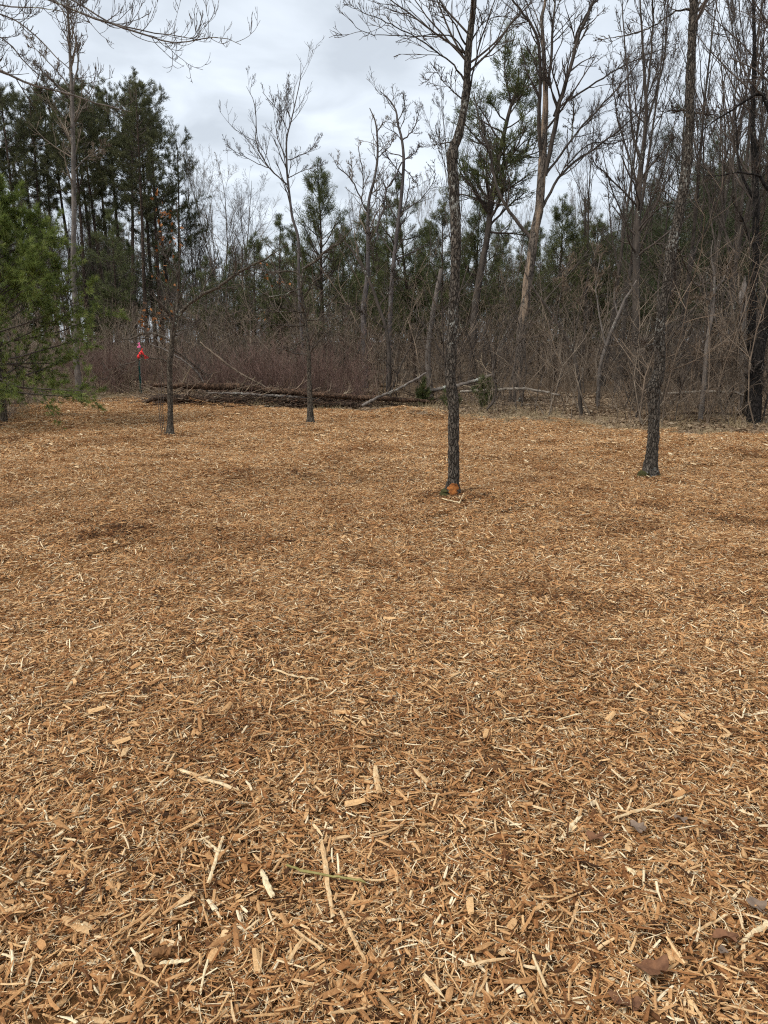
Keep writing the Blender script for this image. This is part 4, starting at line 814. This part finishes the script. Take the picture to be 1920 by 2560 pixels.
# ------------------------------------------------------------------ brush along the edge
def shrub_mesh(seed, mat, H=2.6, stems=24, spread=.5, lean=.28, r=.008, k1=6, k2=3, wob=.10, ang=.55):
    rng = np.random.default_rng(seed); m = stems
    p0 = np.column_stack([rng.normal(0, spread * .5, m), rng.normal(0, spread * .5, m), np.full(m, -.05)])
    az = rng.uniform(0, 6.283, m); tl = np.abs(rng.normal(0, lean, m)).clip(0, .75)
    d = np.column_stack([np.cos(az) * np.sin(tl), np.sin(az) * np.sin(tl), np.cos(tl)])
    L = H * rng.uniform(.5, 1.1, m); P = integrate(rng, p0, d, L, 7, wob, .05); Rd = r * np.linspace(1, .4, 7)[None] * rng.uniform(.5, 1.35, (m, 1))
    mb = MB().add(*tubes(P, Rd, 3)); lv = skeleton(rng, P, Rd, L, [dict(k=k1, t0=.2, t1=1, ang=ang, lr=.36, rr=.65, n=5, wob=wob * 1.2, up=.3), dict(k=k2, t0=.2, t1=1, ang=ang, lr=.45, rr=.7, n=3, wob=wob * 1.3, up=.2)], .0035)
    add_levels(mb, lv, 0, 3); return mb.mesh('shrub', mat)
def strip(rng, n, px0, px1, d0, d1):
    px_ = rng.uniform(px0, px1, n); e = np.interp(px_, EDGE_PX, EDGE_Y); Yy = e + d0 + (d1 - d0) * rng.uniform(0, 1, n) ** 1.2
    return xpx(px_, Yy), Yy, px_
def brush(name, meshes, X, Yy, s0, s1, label, rng):
    px_ = 960 + F * X / (Yy * CP + CAMZ * SP); ok = ~((px_ > 225) & (px_ < 470) & (Yy < 23.4)); X, Yy = X[ok], Yy[ok]
    n = len(X); sc_ = (s0 + (s1 - s0) * rng.uniform(0, 1, n) ** 1.6) * (1 + .35 * np.sin(X * 1.7 + Yy) * np.sin(X * .6 + 2))
    lim_ = np.interp(960 + F * X / (Yy * CP + CAMZ * SP), [-500, 520, 620, 1000, 1200, 1500, 1900], [745, 735, 690, 690, 660, 620, 600]); sc_ = np.minimum(sc_, ((850 - lim_ - rng.uniform(-25, 45, n)) / F * Yy + 1.6) / 2.7); sc_ = np.where(Yy < np.interp(960 + F * X / (Yy * CP + CAMZ * SP), EDGE_PX, EDGE_Y) + 3.5, np.minimum(sc_, .85), sc_)
    return scatter(name, meshes, np.column_stack([X, Yy, gz(X, Yy)]), np.column_stack([rng.normal(0, .06, n), rng.normal(0, .06, n), rng.uniform(0, 6.28, n)]), sc_, rng.integers(0, len(meshes), n), label=label)
rng = np.random.default_rng(61)
GB = [shrub_mesh(500 + k, 'twig_brown', H=3.0, stems=9, spread=1.1, lean=.42, r=.012, k1=7, k2=3, wob=.18, ang=.85) for k in range(4)]
GG = [shrub_mesh(510 + k, 'twig_grey', H=3.2, stems=6, spread=1.1, lean=.48, r=.015, k1=7, k2=3, wob=.21, ang=.95) for k in range(3)]
RD = [shrub_mesh(520 + k, 'twig_red', H=1.9, stems=22, spread=.9, lean=.34, r=.008, k1=5, k2=2, wob=.12, ang=.55) for k in range(3)]
TN = [shrub_mesh(530 + k, 'twig_tan', H=1.3, stems=22, lean=.5, r=.0060, k1=4, k2=2, wob=.16, ang=.7) for k in range(2)]
n = 230; Yb = rng.uniform(27, 62, n); Xb = xpx(rng.uniform(-500, 2420, n), Yb); brush('far_brush', GB + GG, Xb, Yb, 1.0, 2.1, 'distant bare brush under the far trees', rng)
X, Yy, p_ = strip(rng, 200, -500, 2450, 2.1, 15); kp = (p_ < 1000) | ((rng.uniform(size=200) < .62) & (Yy > np.interp(p_, EDGE_PX, EDGE_Y) + 2.9)); X, Yy = X[kp], Yy[kp]; brush('grey_brown_thicket', GB + GG, X, Yy, .45, 1.5, 'tangled grey-brown bare brush along the wood edge', rng)
SAP = [shrub_mesh(540 + k, ['twig_grey', 'bark_bg', 'twig', 'bark_bg', 'twig_brown'][k], H=4.2, stems=3, spread=1.6, lean=.22, r=.021, k1=9, k2=5, wob=.13, ang=.8) for k in range(5)]
n = 95; px_ = rng.uniform(150, 2250, n); Yy = np.interp(px_, EDGE_PX, EDGE_Y) + .7 + 8 * rng.uniform(0, 1, n); X = xpx(px_, Yy); ok = ~((px_ > 225) & (px_ < 470)); X, Yy = X[ok], Yy[ok]; n = len(X)
scatter('understory_saplings', SAP, np.column_stack([X, Yy, gz(X, Yy)]), np.column_stack([rng.normal(0, .08, n), rng.normal(0, .08, n), rng.uniform(0, 6.28, n)]), rng.uniform(.4, 1.15, n), rng.integers(0, 5, n), label='crooked bare saplings tangled in the brush')
X, Yy, _ = strip(rng, 74, 130, 900, .9, 6); brush('red_stem_thicket', RD, X, Yy, .6, 1.25, 'reddish bare shrub stems behind the fallen logs', rng)
X, Yy, _ = strip(rng, 40, 60, 460, .3, 2.5); brush('pale_weeds', TN, X, Yy, .5, 1.0, 'pale dead weed stalks around the green post', rng)
X, Yy, _ = strip(rng, 34, 1150, 2300, .5, 4.0); brush('thin_saplings', GG[:2] + GB[:2], X, Yy, .35, .9, 'thin bare saplings rising from leaf litter at the right', rng)
X, Yy, _ = strip(rng, 34, -500, 100, .2, 6.0); brush('left_thicket', GB + RD[:1], X, Yy, .5, 1.1, 'dark brush under the soft green pine', rng)

# leaf litter and dry grass at the edge
def litter_patch(rng, n, rad):
    r = rad * np.sqrt(rng.uniform(0, 1, n)); a = rng.uniform(0, 6.283, n); c = np.column_stack([r * np.cos(a), r * np.sin(a), rng.uniform(.005, .04, n)])
    az = rng.uniform(0, 6.283, n); d = np.column_stack([np.cos(az), np.sin(az), rng.normal(0, .25, n)]); s = nrm(np.cross(d, np.column_stack([rng.normal(0, .4, (n, 2)), np.ones(n)])))
    L = rng.uniform(.03, .075, (n, 1)); V = np.stack([c - d * L * .6, c + s * L * .42, c + d * L * .6, c - s * L * .42], 1).reshape(-1, 3)
    f = np.arange(n)[:, None] * 4
    tone = np.repeat(np.clip(rng.normal(.5, .25, n), 0, 1), 4)
    return MB().add(V, np.concatenate([f + np.array([[0, 1, 3]]), f + np.array([[1, 2, 3]])]), 0, tone).mesh('litter', 'litter_leaf', smooth=False)
LP = [litter_patch(rng, 420, .6) for _ in range(4)]
X, Yy, _ = strip(rng, 620, -300, 2300, -.35, 9)
scatter('leaf_litter', LP, np.column_stack([X, Yy, np.maximum(gz0(X, Yy) - .045, gz(X, Yy))]), np.column_stack([np.zeros((620, 2)), rng.uniform(0, 6.28, 620)]), rng.uniform(.8, 1.3, 620), rng.integers(0, 4, 620), label='dead leaf litter under the wood edge')
def grass_patch(rng, n, rad, H):
    p0 = np.column_stack([rng.normal(0, rad * .5, (n, 2)), np.zeros(n)]); az = rng.uniform(0, 6.283, n); tl = np.abs(rng.normal(.5, .3, n))
    d = np.column_stack([np.cos(az) * np.sin(tl), np.sin(az) * np.sin(tl), np.cos(tl)])
    P = integrate(rng, p0, d, H * rng.uniform(.4, 1.1, n), 4, .18, -.5)
    return MB().add(*tubes(P, np.linspace(.0035, .001, 4)[None] * np.ones((n, 1)), 3)).mesh('grass', 'grass_dry')
GP = [grass_patch(rng, 60, .25, .32) for _ in range(3)]
X, Yy, _ = strip(rng, 240, 40, 2200, -.7, 2.6)
scatter('dry_grass', GP, np.column_stack([X, Yy, gz(X, Yy)]), np.column_stack([np.zeros((240, 2)), rng.uniform(0, 6.28, 240)]), rng.uniform(.3, 1.0, 240), rng.integers(0, 3, 240), label='dry pale grass blades at the edge of the mulch')

# ------------------------------------------------------------------ fallen logs
def log(label, pts_, Y, mat, seed, name='fallen_log', rest=True, stubs=4, dy=0.0, category='log', amp=.10, sides=16, wig=.006):
    rng = np.random.default_rng(seed); P, Rd = pxpath(pts_, Y, 44, dy); Rd = Rd * (.82 if name == 'fallen_log' else .85)
    if rest:
        s = P[:, 2] - Rd - gz0(P[:, 0], P[:, 1]) + .03; P[:, 2] -= s.min()
    wv = np.cumsum(rng.normal(0, 1, (44, 3)), 0); wv -= np.linspace(0, 1, 44)[:, None] * wv[-1]; P = P + wv * wig * .45; P[1:-1] += rng.normal(0, .006, (42, 3)); org = P[0].copy()
    V, Q = bumpy(rng, P, Rd, sides, amp); mb = MB().add(V, Q); r = np.arange(sides)
    mb.F.append((r[::-1][None], 0)); mb.F.append(((43 * sides + r)[None], 0))
    e = thing(name, label, category, tuple(org)); lt = link('trunk', mb.mesh('trunk', mat, org), e)
    if stubs:
        B, rB, LB = children(rng, P[None], Rd[None], np.array([3.0]), stubs, .1, .95, .9, .22, .28, 6, .15, .2, .008)
        for k in range(stubs):
            ms = MB().add(*tubes(B[k], rB[k], 5)); add_levels(ms, skeleton(rng, B[k:k + 1], rB[k:k + 1], LB[k:k + 1], [dict(k=3, t0=.3, t1=1, ang=.7, lr=.5, rr=.6, n=4, wob=.15, up=.2)], .006), 0, 4)
            link('branch_stub', ms.mesh('branch_stub', 'twig_tan' if (seed + k) % 3 == 0 else 'twig_brown', org), lt)
    return e
log('long brown fallen log on top of the log row, left half', [(384, 964, 12), (450, 966, 19), (560, 962, 21), (640, 972, 20), (760, 980, 17), (860, 990, 12)], 18.9, 'bark_log', 701, rest=False, stubs=9, dy=-.3, amp=.2, wig=.02)
log('dark fallen log lying lowest at the front of the log row', [(366, 1003, 7), (400, 990, 18), (470, 994, 24), (560, 997, 22), (660, 1005, 20), (730, 1010, 12)], 18.5, 'bark_rot', 702, stubs=8, amp=.22, wig=.025)
log('dark fallen log behind the lowest one, bark partly gone', [(430, 984, 12), (560, 984, 17), (700, 993, 18), (830, 1000, 17), (930, 1004, 11)], 18.75, 'bark_rot', 703, stubs=9, dy=-.4, amp=.2, wig=.025)
log('long straight fallen log with bare tan side, right half of the row', [(680, 978, 12), (780, 986, 16), (880, 991, 15), (980, 998, 14), (1075, 1004, 9)], 18.4, 'bark_log', 705, rest=False, stubs=7, dy=-.5, amp=.18, wig=.015)
log('slim dark pole at the rear of the log row, right half', [(820, 990, 8), (900, 996, 11), (990, 1000, 12), (1090, 1006, 8)], 18.9, 'bark_rot', 721, rest=False, stubs=5, amp=.2, wig=.02)
log('pale barkless pole resting along the top of the log row', [(520, 982, 5), (620, 984, 8), (720, 990, 8), (800, 1000, 5)], 18.3, 'bark_grey', 722, rest=False, stubs=4, amp=.15, wig=.02)
log('thin pale dead branch on the ground before the log row', [(640, 1002, 4), (680, 1005, 6), (712, 1011, 4)], 18.0, 'bark_snag', 706, name='dead_branch', stubs=2, category='branch', sides=8)
log('pale broken branch propped up at the right end of the log row', [(905, 1014, 9), (955, 990, 8), (990, 976, 8), (1030, 953, 7), (1066, 932, 6)], 17.9, 'bark_grey', 708, name='dead_branch', rest=False, stubs=5, category='branch', sides=10)
log('pale fallen trunk half hidden behind the near crooked trunk', [(1040, 985, 10), (1100, 972, 11), (1160, 960, 11), (1230, 938, 9)], 18.2, 'bark_grey', 709, rest=False, stubs=4)
log('thin pale fallen pole lying level under the right-hand brush', [(1150, 980, 7), (1250, 976, 9), (1320, 974, 8), (1400, 988, 6)], 17.5, 'bark_snag', 711, rest=False, stubs=3)
log('long pale fallen pole in the brush beside the right edge trunks', [(1640, 986, 6), (1713, 981, 9), (1780, 978, 8), (1839, 983, 8), (1868, 997, 5)], 16.8, 'bark_snag', 713, rest=False, stubs=3)
log('dark crooked branch standing upright beside the right young pine', [(1217, 1024, 6), (1236, 1000, 8), (1241, 968, 8), (1234, 940, 7), (1232, 910, 5)], 16.4, 'bark_bg', 714, name='dead_branch', rest=False, stubs=3, category='branch', sides=8)
log('low fallen pole lying along the leaf litter at the far right', [(1700, 1018, 6), (1790, 1016, 8), (1880, 1022, 8), (1960, 1026, 6)], 15.8, 'bark_log', 715, stubs=2)
log('dead branch lying at the mulch edge under the soft green pine', [(195, 978, 4), (220, 976, 5), (250, 974, 4)], 20.6, 'bark_snag', 717, name='dead_branch', stubs=2, category='branch', sides=8)
log('leaning bare pole across the brush behind the small oak', [(375, 860, 3.5), (430, 885, 5), (490, 930, 5), (520, 980, 5)], 18.8, 'bark_grey', 718, name='dead_branch', rest=False, stubs=2, category='branch', sides=8)
log('long thin dead pole slanting over the log row', [(500, 855, 4), (560, 905, 5.5), (620, 945, 6), (700, 985, 6)], 18.9, 'twig_brown', 719, name='dead_branch', rest=False, stubs=4, category='branch', sides=8)

rng = np.random.default_rng(91)
db = []
for k in range(3):
    n_ = 26; p0 = np.column_stack([rng.uniform(-.9, .9, n_), rng.uniform(-.35, .35, n_), rng.uniform(.02, .20, n_)]); az = rng.normal(0, .5, n_) + math.pi * rng.integers(0, 2, n_)
    P = integrate(rng, p0, np.column_stack([np.cos(az), np.sin(az), rng.normal(.08, .28, n_)]), rng.uniform(.25, 1.0, n_), 6, .18, 0); db.append(MB().add(*tubes(P, np.linspace(.013, .005, 6)[None] * rng.uniform(.5, 1.4, (n_, 1)), 4)).mesh('brush_wood', ['twig_brown', 'bark_rot', 'bark_log'][k]))
n = 30; X = xpx(rng.uniform(390, 1100, n), 18.6); Yy = rng.uniform(18.1, 19.3, n)
scatter('dead_brushwood', db, np.column_stack([X, Yy, gz0(X, Yy)]), np.column_stack([np.zeros((n, 2)), rng.normal(0, .3, n)]), rng.uniform(.6, 1.2, n), rng.integers(0, 3, n), label='broken dead twigs lying among the fallen logs')
# small green pine seedlings
def seedling(px_, py_, h, label, seed):
    rng = np.random.default_rng(seed); p = at_ground(px_, py_); e = thing('pine_seedling', label, 'tree', tuple(p))
    P = integrate(rng, np.array([[0, 0, -.05]]), np.array([[0.05, 0, 1.]]), np.array([h]), 8, .04, .2); Rd = np.linspace(.012, .004, 8)[None]
    link('trunk', MB().add(*tubes(P, Rd, 6)).mesh('trunk', 'twig'), e)
    B, rb, LB = children(rng, P, Rd, np.array([h]), 26, .1, 1, .95, .5, .6, 5, .1, .5, .003); mb = MB().add(*tubes(B, rb, 3), 0)
    V, Fc, tn = tufts(rng, B[:, 1:].reshape(-1, 3), np.repeat(nrm(B[:, -1] - B[:, 0]), 4, 0), 22, .12, .011, .7, .2); mb.add(V, Fc, 1, tn); link('crown', mb.mesh('crown', ['twig', 'needle_young'], smooth=False), e)
seedling(1052, 1022, .62, 'small green pine seedling at the mulch edge left of the crooked trunk', 801)
seedling(1206, 1030, .72, 'small green pine seedling at the mulch edge right of the crooked trunk', 802)
seedling(1128, 1026, .5, 'tiny pine seedling hidden behind the near crooked trunk', 803)

# ------------------------------------------------------------------ fence post, ribbon, marker flag
pp = at_ground(352, 990); pe = thing('fence_post', 'dark green metal fence post standing at the far edge of the mulch', 'post', tuple(pp), (0, R(1.5), R(20)))
hp = 1.30
def box(x0, x1, y0, y1, z0, z1):
    V = np.array([[x, y_, z] for z in (z0, z1) for y_ in (y0, y1) for x in (x0, x1)]); return V, np.array([[0, 2, 3, 1], [4, 5, 7, 6], [0, 1, 5, 4], [2, 6, 7, 3], [0, 4, 6, 2], [1, 3, 7, 5]])
fl = link('flange', MB().add(*box(-.030, .030, -.004, .004, -.3, hp)).mesh('flange', 'post', smooth=False), pe)
link('web', MB().add(*box(-.004, .004, .0042, .042, -.3, hp)).mesh('web', 'post', smooth=False), pe)
stud = MB().add(*box(-.012, .012, -.014, -.0042, -.008, .008)).mesh('stud', 'post', smooth=False)
for k in range(14): link('stud', stud, fl, (0, 0, .12 + k * .078))
def ribbon(pts_, w, rng, n=16):
    P = resample(np.array(pts_, float), n); T = nrm(np.gradient(P, axis=0)); s = nrm(np.cross(T, np.array([0.3, 1, .2]))); s = nrm(s + .5 * np.sin(np.linspace(0, 5, n))[:, None] * np.cross(T, s)); W_ = w * (1 + .2 * np.sin(np.linspace(0, 9, n)))[:, None]
    V = np.concatenate([P - s * W_, P + s * W_]) ; a = np.arange(n - 1); nn = np.cross(T, s) * .0012
    V2 = np.concatenate([V + np.tile(nn, (2, 1)), V - np.tile(nn, (2, 1))]); f1 = np.stack([a, a + 1, a + n + 1, a + n], -1)
    side1 = np.stack([a, a + 2 * n, a + 2 * n + 1, a + 1], -1); side2 = np.stack([a + n, a + n + 1, a + 3 * n + 1, a + 3 * n], -1)
    return V2, np.concatenate([f1, f1[:, ::-1] + 2 * n, side1, side2])
rr_ = np.random.default_rng(4)
rb_o = at(355, 882, pp[1] - .06); re_ = thing('flagging_ribbon', 'bright red plastic ribbon knotted around the green post', 'ribbon', tuple(rb_o))
link('knot', MB().add(*tubes(np.array([[-.045, 0, 0], [-.02, -.02, .03], [.01, -.03, .01], [.04, 0, -.02]]), np.array([.02, .035, .035, .018]), 8)).mesh('knot', 'red'), re_)
link('tail', MB().add(*ribbon([(0, -.02, 0), (.05, -.05, -.06), (.12, -.05, -.13), (.16, -.03, -.20)], .055, rr_)).mesh('tail', 'red'), re_)
link('tail', MB().add(*ribbon([(-.01, -.02, 0), (-.06, -.04, -.03), (-.10, -.05, -.10), (-.07, -.03, -.15)], .045, rr_)).mesh('tail', 'red'), re_)
link('tail', MB().add(*ribbon([(0, -.02, .01), (.01, -.03, .06), (.03, -.03, .13)], .025, rr_)).mesh('tail', 'red'), re_)
pk = thing('marker_flag', 'small pink flag on a thin wire rising beside the green post', 'flag', (pp[0] + .06, pp[1] - .03, pp[2]))
zt = at(357, 862, pp[1])[2] - pp[2]
link('wire', MB().add(*tubes(np.array([[0, 0, -.1], [.0, 0, zt * .5], [-.01, 0, zt], [0, 0, zt + .55]]), np.full(4, .004), 5)).mesh('wire', 'wire'), pk)
link('flag', MB().add(*ribbon([(0, 0, zt + .06), (.02, -.01, zt - .01), (.01, -.02, zt - .09)], .045, rr_, 10)).mesh('flag', 'pink'), pk)

# ------------------------------------------------------------------ sticks, chips and leaves one can pick out on the mulch
def stick(label, paths, name='stick', tone=.8, mat='chip_piece', flat=.8, seed=0, sides=6, lift=.036, category='stick', ragged=.15):
    rng = np.random.default_rng(900 + seed); mbs = []; org = None
    for pth in paths:
        A = np.array([[*at_ground(q[0], q[1], lift), q[2] * .5] for q in pth]); A[:, 3] = [a[3] * depth(a[:3]) / F for a in A]
        n = max(13, 4 * len(A)); B = resample(A, n); P, Rd = B[:, :3], np.maximum(B[:, 3], .0012)
        P[:, 2] = gz(P[:, 0], P[:, 1]) + lift - .35 * Rd.max() * 0 + rng.normal(0, .0020, n); Rd = Rd * rng.uniform(1 - ragged, 1 + ragged * .6, n); wm = Rd.mean(); Rd = .55 * Rd + .45 * wm
        if org is None: org = P[n // 2].copy()
        V, Q = tubes(P, Rd, sides, flat, ref=(0, 0, 1)); V = V + rng.normal(0, 1, V.shape) * np.repeat(Rd, sides)[:, None] * .13; tv = nrm(P[-1] - P[0]); V[:sides] += tv * rng.normal(0, .8, (sides, 1)) * wm; V[-sides:] += tv * rng.normal(0, 1.1, (sides, 1)) * wm
        mb = MB().add(V, Q, 0, np.clip(tone + np.repeat(rng.normal(0, .05, n), sides) + rng.normal(0, .04, n * sides), 0, 1)); mb.F.append((caps(1, n, sides), 0)); mbs.append(mb)
    if len(mbs) == 1: return link(name, mbs[0].mesh(name, mat, org, smooth=False), None, tuple(org), label=label, category=category)
    e = thing(name, label, category, tuple(org))
    for k, mb in enumerate(mbs): link('stem' if k == 0 else 'prong', mb.mesh('prong', mat, org, smooth=False), e)
    return e
stick('pale forked stick with several short prongs lying left of centre', [[(521, 2205, 9), (535, 2165, 9), (545, 2128, 11)], [(545, 2128, 8), (528, 2112, 6), (508, 2093, 5)], [(545, 2128, 9), (552, 2108, 8), (560, 2088, 5)], [(546, 2128, 6), (558, 2128, 5), (570, 2126, 4)]], name='forked_stick', tone=.95, seed=1)
stick('straight peeled pale stick slanting downwards, left of the upright flat splinter', [[(452, 1926, 10), (510, 1946, 11), (560, 1962, 10), (589, 1974, 7)]], tone=.92, seed=2)
stick('flat pale splinter standing nearly upright in view near the centre', [[(938, 1914, 8), (941, 1945, 16), (948, 1983, 13)]], name='splinter', tone=.84, flat=.35, seed=3, category='wood chip')
stick('pale curved chip below the forked stick and to its right', [[(656, 2178, 9), (665, 2205, 18), (682, 2242, 14)]], name='wood_chip', tone=1.0, flat=.45, seed=4, category='wood chip')
stick('long weathered stick running towards the viewer at the bottom centre', [[(803, 2098, 9), (812, 2150, 15), (820, 2215, 13), (832, 2290, 10)]], tone=.86, seed=5, flat=.6)
stick('smooth greenish twig lying across the long weathered stick', [[(716, 2163, 5), (763, 2178, 8), (840, 2190, 7), (913, 2205, 5)]], name='twig', mat='twig_green', seed=6, category='twig', lift=.048)
stick('dark brown stick lying level right of the long weathered stick', [[(948, 2128, 8), (995, 2130, 13), (1042, 2130, 9)]], tone=.12, seed=7)
stick('pale knobbly stick low at the bottom centre, below the long weathered one', [[(853, 2280, 7), (870, 2318, 14), (890, 2360, 10), (912, 2398, 6)]], tone=.82, seed=8)
stick('longest pale twig at the right, with a short upright fork', [[(1535, 2046, 6), (1577, 2031, 9), (1640, 2012, 8), (1706, 1992, 6)], [(1566, 2031, 6), (1573, 2014, 6), (1579, 1996, 4)]], name='forked_stick', tone=.88, seed=9)
stick('splintered pale stick leaning up to the right, left of the longest twig', [[(1401, 2098, 8), (1425, 2070, 13), (1449, 2042, 8)]], tone=.95, seed=10, flat=.5)
stick('whitish flat splinter at the right edge', [[(1831, 2016, 10), (1860, 2030, 11), (1898, 2044, 5)]], name='splinter', tone=1.0, flat=.3, seed=11, category='wood chip')
stick('thin twig forked like an upturned V at the lower right', [[(1626, 2234, 6), (1640, 2272, 6), (1654, 2308, 4)], [(1626, 2236, 5), (1617, 2258, 5), (1609, 2280, 4)]], name='forked_stick', tone=.85, seed=12)
stick('short bent stick left of the V-shaped twig', [[(1444, 2252, 10), (1440, 2275, 10), (1432, 2300, 6), (1422, 2320, 5)]], tone=.75, seed=13)
stick('slim pale stick rising to the right below the V-shaped twig', [[(1715, 2342, 6), (1770, 2312, 8), (1820, 2286, 7)]], tone=.86, seed=14)
stick('thick pale root-like stick cut off by the right edge', [[(1858, 2350, 8), (1890, 2330, 14), (1925, 2306, 16), (1960, 2280, 12)]], tone=.92, seed=15)
stick('small white oval chip in the lower right quarter', [[(1568, 2168, 9), (1576, 2176, 15), (1586, 2186, 9)]], name='wood_chip', tone=1.0, flat=.4, seed=16, category='wood chip')
stick('thick rough-edged tan chunk at the lower left', [[(155, 2297, 16), (180, 2308, 25), (205, 2322, 24), (224, 2330, 16)]], name='wood_chunk', tone=.72, flat=.6, seed=17, category='wood chip', ragged=.25)
stick('long tan stick slanting upwards right of the rough chunk', [[(286, 2338, 8), (340, 2304, 11), (400, 2268, 8)]], tone=.66, seed=18)
stick('dark brown blocky chunk at the lower left, above the white flat chip', [[(388, 2382, 26), (410, 2378, 30), (432, 2376, 26)]], name='wood_chunk', tone=.10, flat=.6, seed=19, category='wood chip')
stick('white flat chip with a groove just below the dark blocky chunk', [[(401, 2409, 8), (435, 2404, 16), (470, 2400, 10)]], name='wood_chip', tone=1.0, flat=.3, seed=20, category='wood chip')
stick('thin straight stick pointing towards the viewer at the far lower left', [[(82, 2392, 6), (74, 2430, 7), (63, 2472, 6)]], tone=.88, seed=21)
stick('broad ragged tan chip at the left edge', [[(4, 2280, 16), (40, 2272, 21), (76, 2262, 14)]], name='wood_chip', tone=.76, flat=.5, seed=22, category='wood chip', ragged=.25)
stick('orange-brown curved strip of wood at the lower left', [[(385, 2240, 5), (420, 2238, 10), (467, 2249, 7)]], name='splinter', tone=.55, flat=.4, seed=23, category='wood chip')
stick('slender bow-shaped strip below the white flat chip', [[(313, 2425, 5), (362, 2444, 7), (400, 2466, 6), (440, 2482, 4)]], name='splinter', tone=.82, seed=24, category='wood chip')
stick('tan stick with a dark end at the lower left, under the rough chunk', [[(132, 2424, 12), (160, 2414, 14), (192, 2406, 9)]], tone=.62, seed=25)
stick('pale split stick lying level left of centre in the middle distance', [[(685, 1674, 7), (740, 1690, 9), (795, 1698, 6)]], tone=.92, seed=26, flat=.6)
stick('pale stick pointing away at the left, in the middle distance', [[(160, 1732, 6), (184, 1698, 8), (208, 1662, 5)]], tone=.95, seed=27)
stick('dark thin stick rising to the right on the mulch, farthest left of the sticks', [[(190, 1394, 5), (250, 1378, 7), (332, 1358, 4)]], tone=.05, seed=28)
stick('reddish brown wood chunk near the centre of the mulch', [[(862, 1566, 9), (900, 1576, 12), (938, 1586, 8)]], name='wood_chunk', tone=.5, flat=.55, seed=29, category='wood chip')
stick('dark rotten chunk right of centre, above the upright flat splinter', [[(1195, 1928, 10), (1225, 1922, 22), (1256, 1920, 14)]], name='wood_chunk', tone=.02, flat=.6, seed=30, category='wood chip', ragged=.3)
stick('broken white twig bent at a right angle at the crooked tree foot', [[(1105, 1246, 4), (1128, 1252, 4), (1148, 1256, 3.4)], [(1148, 1257, 3), (1154, 1246, 2.6), (1159, 1234, 2)]], name='twig', tone=1.0, seed=31, category='twig', lift=.05)
stick('dark stick lying on the mulch left of the crooked tree foot', [[(560, 1196, 4), (600, 1194, 5), (640, 1192, 3)]], tone=.03, seed=32)
def leaf(label, px_, py_, size_px, mat, seed, lobes=5):
    rng = np.random.default_rng(950 + seed); p = at_ground(px_, py_, .048); r = size_px * .5 * depth(p) / F * 1.25
    nl = 30; a = np.linspace(0, 2 * math.pi, nl, endpoint=False); rad = r * (.72 + .20 * np.cos(a * lobes + rng.uniform(0, 6)) + .12 * np.cos(a) + .05 * rng.normal(size=nl)); rad = np.maximum(rad, r * .22)
    rings = [np.zeros((1, 3))]
    for f_ in (.5, 1.0):
        x, y_ = rad * f_ * np.cos(a) * 1.15, rad * f_ * np.sin(a) * .85
        z = r * (.55 * (y_ / r) ** 2 + .18 * np.sin(3 * a + seed) * f_ + .25 * (x / r) * (y_ / r)); rings.append(np.column_stack([x, y_, z]))
    V = np.concatenate(rings); i = np.arange(nl); j = (i + 1) % nl; mb = MB().add(V, np.stack([np.zeros(nl, int), 1 + i, 1 + j], -1)); mb.F.append((np.stack([1 + i, 1 + nl + i, 1 + nl + j, 1 + j], -1), 0))
    V2 = V - np.array([0, 0, .0012]); mb.add(V2, np.stack([np.zeros(nl, int), 1 + j, 1 + i], -1)); o0 = len(V); mb.F.append((np.stack([1 + j, 1 + nl + j, 1 + nl + i, 1 + i], -1) + o0, 0))
    e = thing('dead_leaf', label, 'leaf', tuple(p), (rng.normal(0, .15), rng.normal(0, .15), rng.uniform(0, 6.28)))
    link('blade', mb.mesh('blade', mat), e); link('stalk', MB().add(*tubes(np.array([[-r * .1, 0, 0.001], [-r * .7, r * .1, .006], [-r * 1.25, r * .3, .010]]), np.array([.0012, .001, .0009]), 4)).mesh('stalk', mat), e)
leaf('large curled brown leaf at the lower right', 1640, 2424, 78, 'dead_leaf', 1)
leaf('crumpled reddish-brown leaf near the bottom right edge of the picture', 1565, 2508, 70, 'dead_leaf', 2, 3)
leaf('flat greyish leaf below the longest pale twig', 1595, 2068, 44, 'dead_leaf_grey', 3)
leaf('small folded pinkish-brown leaf right of the splintered pale stick', 1490, 2092, 38, 'dead_leaf', 4, 3)
leaf('dark brown leaf beside the root-like stick at the right', 1823, 2343, 58, 'dead_leaf', 5, 3)
leaf('small grey leaf above the flat greyish one', 1700, 2046, 28, 'dead_leaf_grey', 6)
leaf('grey torn leaf at the right edge below the whitish splinter', 1892, 2262, 44, 'dead_leaf_grey', 7, 4)
leaf('small grey-brown leaf below the dark brown one', 1806, 2376, 28, 'dead_leaf_grey', 8, 4)
